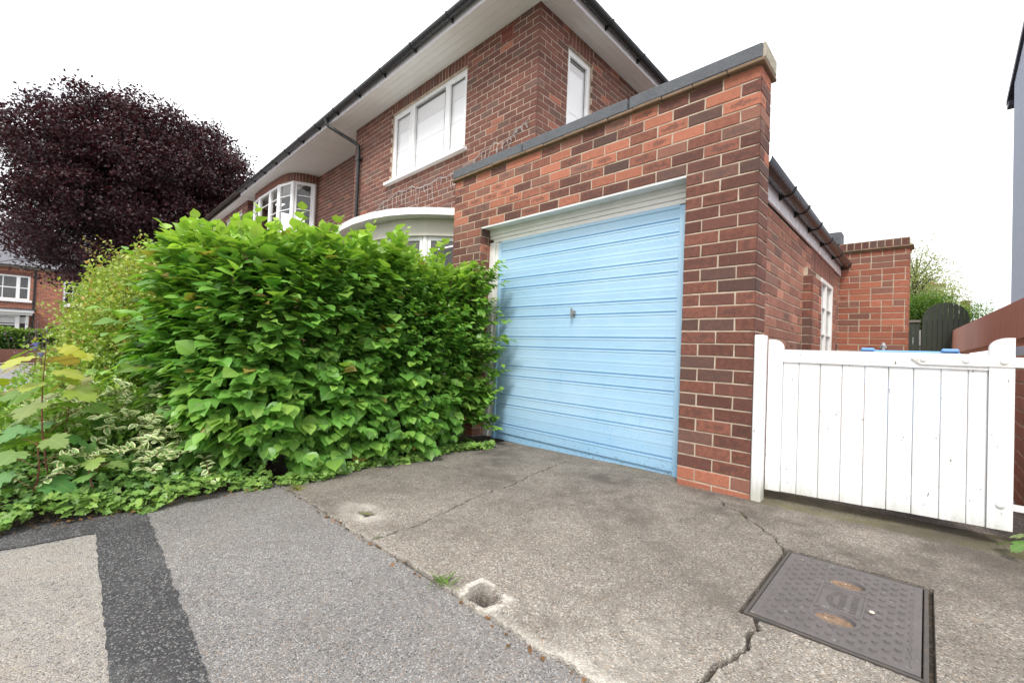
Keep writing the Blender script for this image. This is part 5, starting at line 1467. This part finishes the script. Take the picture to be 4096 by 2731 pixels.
sz=rs.uniform(.020,.052,n); tint=greens(rs,n,(rs.rand(n)**3)*.5+.25*(P[:,0]>-2.35),dark=(.045,.14,.028),mid=(.13,.30,.06),yng=(.38,.56,.12))
tag(scatter('ivy',*IVY_T,frames(f,up,sz),P,tint,M_IVY),kind='stuff')
mb=MB(); g=[]
for i in range(24):
    row=[]
    for j in range(20):
        xx=-2.31-2.2*j/19; yy_=-4.3+2.3*i/23; row.append((xx,yy_,float(ivy_h(np.array(xx),np.array(yy_)))-.045-(.08 if j==0 else 0)))
    g.append(row)
mb.sheet(g); 
tag(mb.build('soil_bank',M_SOIL),kind='structure')
# fallen leaves and stalks along the kerb line
rs=RS(5); n=160; yv=rs.uniform(-3.3,-2.1,n); P=np.stack([-2.235-.05*np.clip(-2.6-yv,0,1)+rs.normal(0,.03,n),yv,np.full(n,gz(-2.17)+.004)],-1); P[110:,0]=rs.uniform(-2.2,0.2,50); P[110:,1]=-1.995+rs.normal(0,.012,50); P[110:,2]=-.115+.03*P[110:,0]-.006
f=rs.normal(0,1,(n,3)); f[:,2]*=.1
tag(scatter('leaf_litter',*TINY_T,frames(f,np.tile([0,0,1.],(n,1))+rs.normal(0,.3,(n,3)),rs.uniform(.008,.026,n)),P,np.array([.34,.16,.07])*rs.uniform(.4,1.2,(n,1)),M_SMALL),kind='stuff')

# ---- variegated trailing plant
VP=empty('variegated_plant',(-2.9,-2.65,-.1),'cream-edged variegated trailing plant spilling over the ivy','plant')
rs=RS(31); VM=[];VT=[];mb=MB()
for i in range(60):
    b0=np.array([rs.uniform(-3.3,-2.55),rs.uniform(-2.98,-2.35),0.]); b0[2]=float(ivy_h(b0[0],b0[1]))+.10+.32*np.clip((-2.6-b0[0]),0,1)
    d=np.array([.65,-.35,rs.uniform(.1,.6)])+rs.normal(0,.35,3); d/=np.linalg.norm(d); L_=rs.uniform(.18,.36); k=8; pts=[]
    for j in range(k+1):
        t=j/k; p=b0+d*L_*t+np.array([0,0,-.25*L_*t*t*1.6]); p[2]=max(p[2],float(ivy_h(p[0],p[1]))+.02); pts.append(p)
    mb.tube(pts,.0016,4,cap=False)
    s_=np.cross(d,[0,0,1.]); s_/=np.linalg.norm(s_)
    for j in range(2,k+1):
        for sg in (-1,1):
            f=d*.5+s_*sg*.9+np.array([0,0,.15])+rs.normal(0,.5,3); VM.append(frames(f[None],np.array([[.2,-.2,1.]])+rs.normal(0,.3,(1,3)),[rs.uniform(.028,.06)])[0]); VT.append(pts[j])
VM=np.array(VM);VT=np.array(VT); scatter('leaves',*leaf_template(prof=((0,.02),(.15,.24),(.4,.33),(.7,.24),(1,0)),fold=.2,droop=.15),VM,VT,np.array([.17,.32,.10])*rs.uniform(.7,1.4,(len(VM),1)),M_VARI,VP); mb.build('stems',M_TWIG,VP)

# ---- sycamore saplings
def sapling(name,base,top,nodes,size,label,young,seed,leaf_lo=.35,group='sycamore saplings'):
    rs=RS(seed); T=empty(name,base,label,'sapling',group); base=np.array(base);top=np.array(top); mb=MB(); pts=[]
    for i in range(9): t=i/8; pts.append(base*(1-t)+top*t+np.array([.02*math.sin(t*5+seed),.02*math.cos(t*4+seed),0]))
    mb.tube(pts,[.0055-.0035*i/8 for i in range(9)],7)
    Ms=[];Ts=[];Tn=[]
    for k in range(nodes):
        t=leaf_lo+(1-leaf_lo)*(k+.6)/nodes; p=base*(1-t)+top*t; an=seed+k*1.57
        for sg in (0,math.pi):
            a=an+sg+rs.normal(0,.2); out=np.array([math.cos(a),math.sin(a),.45]); pl=size*rs.uniform(.7,1.3)*(1.15-.5*t); q=p+out*pl*.8
            mb.tube([p,p+out*pl*.45+np.array([0,0,.01]),q],.0014,5,cap=False)
            f=out*np.array([1,1,0])+np.array([0,0,-.42])+rs.normal(0,.15,3); s_=size*rs.uniform(.75,1.1)*(1.1-.35*t)
            Ms.append(frames(f[None],np.array([[.1,-.25,1.]])+rs.normal(0,.2,(1,3)),[s_])[0]); Ts.append(q)
            yv=np.clip((t-.45)/.5,0,1)*young
            g0=np.array([.11,.29,.08]); y0=np.array([.50,.50,.05]) if rs.rand()<.6 else np.array([.52,.34,.10]); y1=np.array([.15,.28,.045])
            Tn.append((g0*(1-yv)+y0*yv) if rs.rand()<.75 else y1)
    scatter('leaves',*MAP_T,np.array(Ms),np.array(Ts),np.array(Tn),M_MAPLE,T); mb.build('stem',M_TWIG_RED,T); return T
zg=gz(-2.6)
sapling('sycamore_sapling',(-2.62,-3.02,zg),(-2.66,-3.08,.66),9,.15,'tallest young sycamore with yellow and bronze top leaves on the ivy bank',1.,1)
sapling('sycamore_sapling',(-2.95,-2.96,zg),(-2.98,-2.97,.62),6,.14,'sycamore sapling with pale lime top leaves, just right of the bronze-topped one',.8,2,.4)
sapling('sycamore_sapling',(-2.50,-3.10,zg),(-2.46,-3.08,.20),5,.125,'low sycamore sapling with flat green leaves above the pavement edge',.25,4,.3)
sapling('sycamore_sapling',(-2.50,-2.88,zg),(-2.44,-2.86,.08),3,.105,'small low sycamore seedling in the ivy beside the dark asphalt band',.35,6,.5)
sapling('sycamore_sapling',(-2.75,-2.45,zg),(-2.62,-2.40,.20),3,.085,'sycamore seedling tucked under the near corner of the hedge',.2,8,.4)
sapling('sycamore_sapling',(-3.05,-3.25,zg),(-3.1,-3.3,.45),7,.14,'sycamore sapling at the far left edge of the picture, behind the stone',.7,9,.3)
# broad weed with long leaves
WD=empty('dock_weed',(-2.62,-2.92,zg),'light green dock-like weed with long upright leaves among the ivy','weed')
rs=RS(44); n=12; f=rs.normal(0,.5,(n,3)); f[:,2]=1.0; 
scatter('leaves',*leaf_template(prof=((0,.03),(.3,.10),(.6,.16),(.85,.12),(1,0)),fold=.25,droop=.5),frames(f,rs.normal(0,1,(n,3)),rs.uniform(.13,.22,n)),np.tile([-2.62,-2.93,zg+.12],(n,1))+rs.normal(0,.025,(n,3)),np.array([.11,.29,.04])*rs.uniform(.8,1.2,(n,1)),M_LEAF,WD)

# ---- mixed undergrowth and the yellow-green shrub behind
def cloud_plant(name,label,cat,centres,n_per,leaf,tint,seed,m_=M_SMALL,tmpl=TINY_T,flowers=None,stems=True,rag=.35,group=None,dens=1.):
    rs=RS(seed); T=empty(name,(centres[0][0],centres[0][1],gz(centres[0][0])),label,cat,group); Ps=[];Ys=[]; mb=MB()
    for (x,y,z,rx_,ry_,rz_) in centres:
        v=rs.normal(0,1,(n_per,3)); v/=np.linalg.norm(v,axis=1,keepdims=True); rr=(.45+.6*rs.rand(n_per)**.6)[:,None]
        lump=1+rag*np.sin(v[:,0]*7+seed)*np.sin(v[:,1]*6+x)*np.sin(v[:,2]*8+y)
        p=np.array([x,y,z])+v*rr*np.array([rx_,ry_,rz_])*lump[:,None]; ok=p[:,2]>gz(x)-.02; Ps.append(p[ok]); Ys.append(np.clip(v[ok,2]*.5+.3,0,1))
        for k in range(10 if stems else 0):
            q=v[k]*np.array([rx_,ry_,rz_]); q[2]=abs(q[2]); mb.tube([(x+q[0]*.1,y+q[1]*.1,gz(x)-.05),(x+q[0]*.5,y+q[1]*.5,z),(x+q[0]*1.02,y+q[1]*1.02,z+q[2]*1.02)],[.008,.005,.002],5,cap=False)
    P=np.concatenate(Ps);Yv=np.concatenate(Ys); n=len(P); f=rs.normal(0,1,(n,3)); M1=frames(f,np.tile([0,-.1,1.],(n,1))+rs.normal(0,.6,(n,3)),leaf*rs.uniform(.6,1.3,n))
    a,b,c=tint; col=greens(rs,n,Yv*rs.rand(n),a,b,c)
    if flowers is not None:
        k=rs.rand(n)<flowers[1]; col[k]=np.array(flowers[0])*rs.uniform(.7,1.2,(k.sum(),1))
    scatter('leaves',*tmpl,M1,P,col,m_,T)
    if stems: mb.build('stems',M_TWIG,T)
    return T
cloud_plant('shrub','dense green undergrowth between the ivy bank and the yellow-green shrub','shrub',[(-3.5,-2.85,.12,.55,.35,.32),(-4.1,-2.9,.15,.5,.4,.36),(-3.3,-3.15,.0,.5,.3,.25),(-4.4,-3.15,.05,.5,.35,.32)],2600,.045,((.11,.26,.045),(.24,.46,.07),(.48,.62,.13)),61,tmpl=OVAL_T,m_=M_LEAF)
cloud_plant('shrub','pale yellow-green small-leaved shrub with arching tips, behind the undergrowth and left of the hedge','shrub',
  [(-4.9,-2.75,.55,.75,.38,.55),(-5.1,-2.65,.90,.6,.38,.45),(-4.9,-2.55,1.10,.6,.4,.42),(-5.4,-2.45,1.10,.45,.35,.40),(-4.4,-2.6,.75,.5,.35,.5),(-5.3,-2.9,.30,.7,.32,.40),(-5.4,-2.35,1.35,.5,.3,.38)],7500,.036,((.16,.30,.05),(.36,.50,.09),(.62,.64,.16)),62,flowers=((.62,.40,.14),.08),rag=.5)
# arching thin shoots with small leaves over the shrub
ARC=empty('arching_shrub',(-5.2,-2.5,gz(-5)),'thin arching shoots with tiny bronze leaves rising above the pale shrub, under the copper beech','shrub')
rs=RS(63); mb=MB(); Ms=[];Ts=[]
for i in range(34):
    b0=np.array([rs.uniform(-5.7,-4.4),rs.uniform(-2.75,-2.2),rs.uniform(1.0,1.45)]); d=np.array([rs.uniform(-.9,.4),rs.uniform(-.6,.2),rs.uniform(.3,.9)]); d/=np.linalg.norm(d); L_=rs.uniform(.25,.6); pts=[b0+d*L_*t+np.array([0,0,-.30*L_*t*t]) for t in np.linspace(0,1,9)]
    mb.tube(pts,.0022,4,cap=False)
    for p in pts[1:]:
        for _ in range(3): Ms.append(frames(rs.normal(0,1,(1,3)),np.array([[0,0,1.]])+rs.normal(0,.5,(1,3)),[rs.uniform(.02,.034)])[0]); Ts.append(p+rs.normal(0,.008,3))
scatter('leaves',*TINY_T,np.array(Ms),np.array(Ts),np.array([.24,.22,.05])*rs.uniform(.5,1.3,(len(Ms),1)),M_SMALL,ARC); mb.build('stems',M_TWIG_RED,ARC)
# purple flower spikes
PF=empty('purple_flower_plant',(-7.0,-3.3,gz(-7.0)),'grey-green plant with thin purple flower spikes in front of the clipped hedge','plant')
rs=RS(71); mb=MB(); Ms=[];Ts=[];Tn=[]
PC=rayp(215,1400,6.4)
for i in range(34):
    b0=np.array([PC.x+rs.uniform(-.25,.25),PC.y+rs.uniform(-.2,.2),gz(PC.x)]); tp=np.array([b0[0]+rs.uniform(-.15,.15),b0[1]+rs.uniform(-.30,.26),.755+rs.uniform(-.25,.22)])
    mb.tube([b0,(b0+tp)/2+rs.normal(0,.02,3),tp],.0022,4,cap=False)
    for k in range(30):
        t=rs.rand(); p=b0*(1-t)+tp*t+rs.normal(0,.008+.02*(t<.6),3); Ms.append(frames(rs.normal(0,1,(1,3)),rs.normal(0,1,(1,3)),[.024 if t<.7 else .018])[0]); Ts.append(p); Tn.append((.34,.20,.52) if t>.74 else (.20,.28,.13))
scatter('flower_spikes',*TINY_T,np.array(Ms),np.array(Ts),np.array(Tn)*rs.uniform(.7,1.3,(len(Ms),1)),M_SMALL,PF); mb.build('stems',M_TWIG,PF)
BF=empty('bellflower',(-4.2,-3.55,gz(-4.2)),'tall bellflower with a few pale violet-blue blooms near the left edge','flower')
mb=MB(); fb_=MB()
for (px,py,d) in ((148,1380,3.6),(142,1396,3.6),(168,1420,3.6)):
    c=rayp(px,py,d); mb.tube([(c.x+.03,c.y-.02,gz(c.x)),(c.x+.01,c.y,c.z-.1),(c.x,c.y,c.z)],.0028,5,cap=False)
    fb_.tube([(c.x,c.y,c.z-.012),(c.x,c.y-.004,c.z+.006),(c.x,c.y-.008,c.z+.02)],[.006,.018,.024],8,cap=False)
M_VIOLET=plain('violet_petal',(.36,.33,.82),(.28,.24,.7),.6,20,.3)
mb.build('stems',M_TWIG,BF); fb_.build('blooms',M_VIOLET,BF)

# clipped hedge across the road
FH=empty('clipped_hedge',(-37.6,-9,G0),'bright green clipped hedge above the low wall across the road','hedge')
rs=RS(81); n=15000; P=np.stack([rs.uniform(-38.2,-36.9,n),rs.uniform(-15,-3.3,n),rs.uniform(-.34,.80,n)],-1); s_=rs.rand(n); P[:,0]=np.where(s_<.5,-36.95+rs.normal(0,.06,n),P[:,0]); P[:,2]=np.where(s_>.75,.78+rs.normal(0,.05,n)+.06*np.sin(P[:,1]*3),P[:,2])
scatter('leaves',*TINY_T,frames(rs.normal(0,1,(n,3)),np.tile([.2,0,1.],(n,1))+rs.normal(0,.6,(n,3)),rs.uniform(.09,.17,n)),P,greens(rs,n,np.clip(P[:,2]-.35,0,1)*1.4,(.02,.07,.01),(.05,.15,.02),(.24,.38,.04)),M_SMALL,FH)
mb=MB(); mb.box((-38.0,-15,G0),(-37.1,-3.4,.62)); mb.build('core',M_SOIL,FH)

# ---- copper beech
BT=empty('copper_beech',(-26.6,-1.9,gz(-26.6)),'large dark purple copper beech overhanging the houses across the road','tree')
rs=RS(91); C0=np.array(rayp(570,795,20)); RX_,RZ_=5.2,4.05
mb=MB(); mb.tube([(C0[0],C0[1],gz(-27)-.2),(C0[0]+.1,C0[1],2.),(C0[0],C0[1]+.1,5.),(C0[0]+.2,C0[1],9.)],[.55,.42,.34,.16],12)
def limb(mb,p,d,L_,r_,depth,rs):
    pts=[p]; 
    for k in range(1,5): pts.append(pts[-1]+d*L_/4+rs.normal(0,.06*L_/4,3)); d=d+rs.normal(0,.10,3); d/=np.linalg.norm(d)
    mb.tube(pts,[r_*(1-.14*k) for k in range(5)],6,cap=False)
    if depth>0:
        for k in range(3):
            dd=d+rs.normal(0,.55,3); dd/=np.linalg.norm(dd); limb(mb,pts[2+(k%3)],dd,L_*.62,r_*.5,depth-1,rs)
for i in range(17):
    a=i*2.4; z_=2.6+.42*i; el=.15+.05*i; d=np.array([math.cos(a)*math.cos(el),math.sin(a)*math.cos(el),math.sin(el)]); limb(mb,np.array([C0[0],C0[1],max(z_,3.6)]),d,2.3-.04*i,.10,2,rs)
mb.build('trunk',M_BARK,BT)
nc=3000; v=rs.normal(0,1,(nc,3)); v/=np.sqrt((v**2).sum(axis=1,keepdims=True)); v*=(1/np.maximum(1e-3,(np.hypot(v[:,0],v[:,1])**2.6+np.abs(v[:,2])**2.6))**(1/2.6))[:,None]
rr=rs.rand(nc)**.36
lump=1+.06*np.sin(v[:,1]*9+2)*np.sin(v[:,2]*8)+.05*np.sin(v[:,0]*13+v[:,2]*11)
cc=C0+v*(rr*lump)[:,None]*np.array([RX_,4.75,RZ_]); cc[:,2]=np.where(v[:,2]<0,C0[2]+(cc[:,2]-C0[2])*1.07,cc[:,2])
hole=np.sin(cc[:,1]*2.3+1+.8*np.sin(cc[:,2]*1.7))*np.sin(cc[:,2]*2.9+.9*np.sin(cc[:,1]*1.3))>.40; cc=cc[~hole]
per=85; n=len(cc)*per; ci=np.repeat(np.arange(len(cc)),per)
off=rs.normal(0,1,(n,3))*np.array([.27,.27,.15]); P=cc[ci]+off; P[:,2]-=.22*np.abs(off[:,0])+.22*np.abs(off[:,1])
f=rs.normal(0,1,(n,3)); M1=frames(f,np.tile([0,0,1.],(n,1))+rs.normal(0,.6,(n,3)),rs.uniform(.085,.16,n))
q=rs.rand(len(cc))[ci][:,None]; base=np.array([.012,.006,.009])*(1-q)+np.array([.050,.014,.020])*q
col=base*rs.uniform(.6,1.5,(n,1)); k=rs.rand(n)<.06; col[k]=np.array([.085,.03,.04])
scatter('crown',*TINY_T,M1,P,col,M_BEECH,BT)

# ---- trees behind the passage
def small_tree(name,label,pix,d,rad,nclump,per,leaf,tints,seed,droop=.2,trunk=True,group=None):
    rs=RS(seed); c=rayp(pix[0],pix[1],d); c=np.array(c); T=empty(name,(c[0],c[1],0),label,'tree',group); mb=MB()
    mb.tube([(c[0],c[1],-.1),(c[0]+.05,c[1],c[2]*.5),(c[0],c[1],c[2]+rad[2]*.6)],[.12,.09,.02],8)
    v=rs.normal(0,1,(nclump,3)); v/=np.linalg.norm(v,axis=1,keepdims=True); cc=c+v*(rs.rand(nclump)**.5)[:,None]*np.array(rad)
    for k in range(0,nclump,3): mb.tube([(c[0],c[1],max(.3,cc[k][2]-.7)),(c+cc[k])/2,cc[k]],[.03,.018,.006],5,cap=False)
    n=nclump*per; ci=np.repeat(np.arange(nclump),per); off=rs.normal(0,1,(n,3))*np.array([.16,.16,.14+droop*.3]); P=cc[ci]+off
    scatter('crown',*TINY_T,frames(rs.normal(0,1,(n,3))+np.array([0,0,-droop*3]),rs.normal(0,1,(n,3)),leaf*rs.uniform(.7,1.3,n)),P,greens(rs,n,rs.rand(n)*.7,*tints),M_SMALL,T); mb.build('trunk',M_BARK,T); return T
TY=((.16,.20,.06),(.32,.38,.12),(.56,.60,.24)); TG=((.04,.11,.02),(.09,.22,.03),(.25,.40,.06))
small_tree('willow_tree','tall loose pale willow-like tree directly behind the end wall of the passage',(3665,1130),15,(.75,.75,1.45),110,55,.055,TY,101,.6)
small_tree('willow_tree','lower bushy pale willow right of the taller one, above the arched gate',(3745,1200),17,(1.0,.8,.72),70,70,.055,TY,102,.6)
small_tree('garden_tree','bright green leafy bush over the dark green fence panel',(3690,1240),13.5,(.75,.5,.42),70,60,.07,TG,103,.0)
small_tree('garden_tree','feathery green tree right of the arched gate, above the red wall',(3860,1265),18,(1.15,.7,.62),90,60,.06,TG,104,.0)

# ---- small weeds on the paving
def tuft(px,py,label,size,nb_,seed,tint=(.16,.26,.05)):
    rs=RS(seed); u=(px-2048)/1714.1; v=(py-1365.5)/1714.1; d=np.array(cf)+u*np.array(cx)+v*np.array(cd)
    o=np.array([.7821,-2.9888,.755]); t=(-.115+.03*o[0]-o[2])/(d[2]-.03*d[0]); p=o+t*d
    T=empty('weed_tuft',tuple(p),label,'weed','weeds in the paving joints'); 
    n=nb_; a=rs.uniform(0,6.28,n); f=np.stack([np.cos(a),np.sin(a),rs.uniform(.05,.9,n)],-1)
    scatter('blades',*leaf_template(prof=((0,.02),(.4,.045),(.8,.03),(1,0)),fold=.3,droop=.5),frames(f,np.tile([0,0,1.],(n,1))+rs.normal(0,.4,(n,3)),size*rs.uniform(.25,.9,n)),p+rs.normal(0,size*.26,(n,3))*np.array([1,.35,.1])+np.array([0,0,.004]),np.array(tint)*rs.uniform(.6,1.4,(n,1)),M_SMALL,T)
    return T
tuft(1185,1955,'yellowish weed tuft at the slab corner below the hedge',.085,46,1,(.24,.25,.06))
tuft(1770,2335,'green weed tuft in the joint left of the deep post hole',.085,30,2)
tuft(1455,2055,'tiny weed growing in the shallow post hole near the hedge',.045,14,3,(.3,.36,.06))
tuft(1508,2150,'tiny weed where the long crack meets the slab edge',.035,10,4)
tuft(2972,2062,'tiny weed at the start of the crack below the brick pier',.028,9,5,(.28,.28,.06))
tuft(1300,1885,'leafy weed spilling onto the slab under the hedge',.08,30,6,(.12,.28,.04))
# leafy plant at the right edge
sapling('sycamore_sapling',(1.16,-.02,-.08),(1.13,-.06,.02),3,.085,'light green lobed seedling at the foot of the red wall beside the gate',.3,12,.2)
# rough stones at the left edge
mb=MB(); r=random.Random(6)
ST0=rayp(10,2005,2.62); 
vs=[];rows=[]
for i in range(7):
    a=-math.pi/2+math.pi*i/6; row=[]
    for j in range(13):
        b=2*math.pi*(j%12)/12; k=1+.16*math.sin(b*3+i)+.10*math.sin(b*5-i*2); row.append((ST0.x-.05+.13*math.cos(a)*math.cos(b)*k,ST0.y-.02+.17*math.cos(a)*math.sin(b)*k,gz(-2.6)+.055+.065*math.sin(a)*(1+.1*math.sin(b*4))))
    rows.append(row)
mb.sheet(rows); tag(mb.build('stone',M_STONE),'pale rough stone lying at the edge of the ivy at the far left','stone')
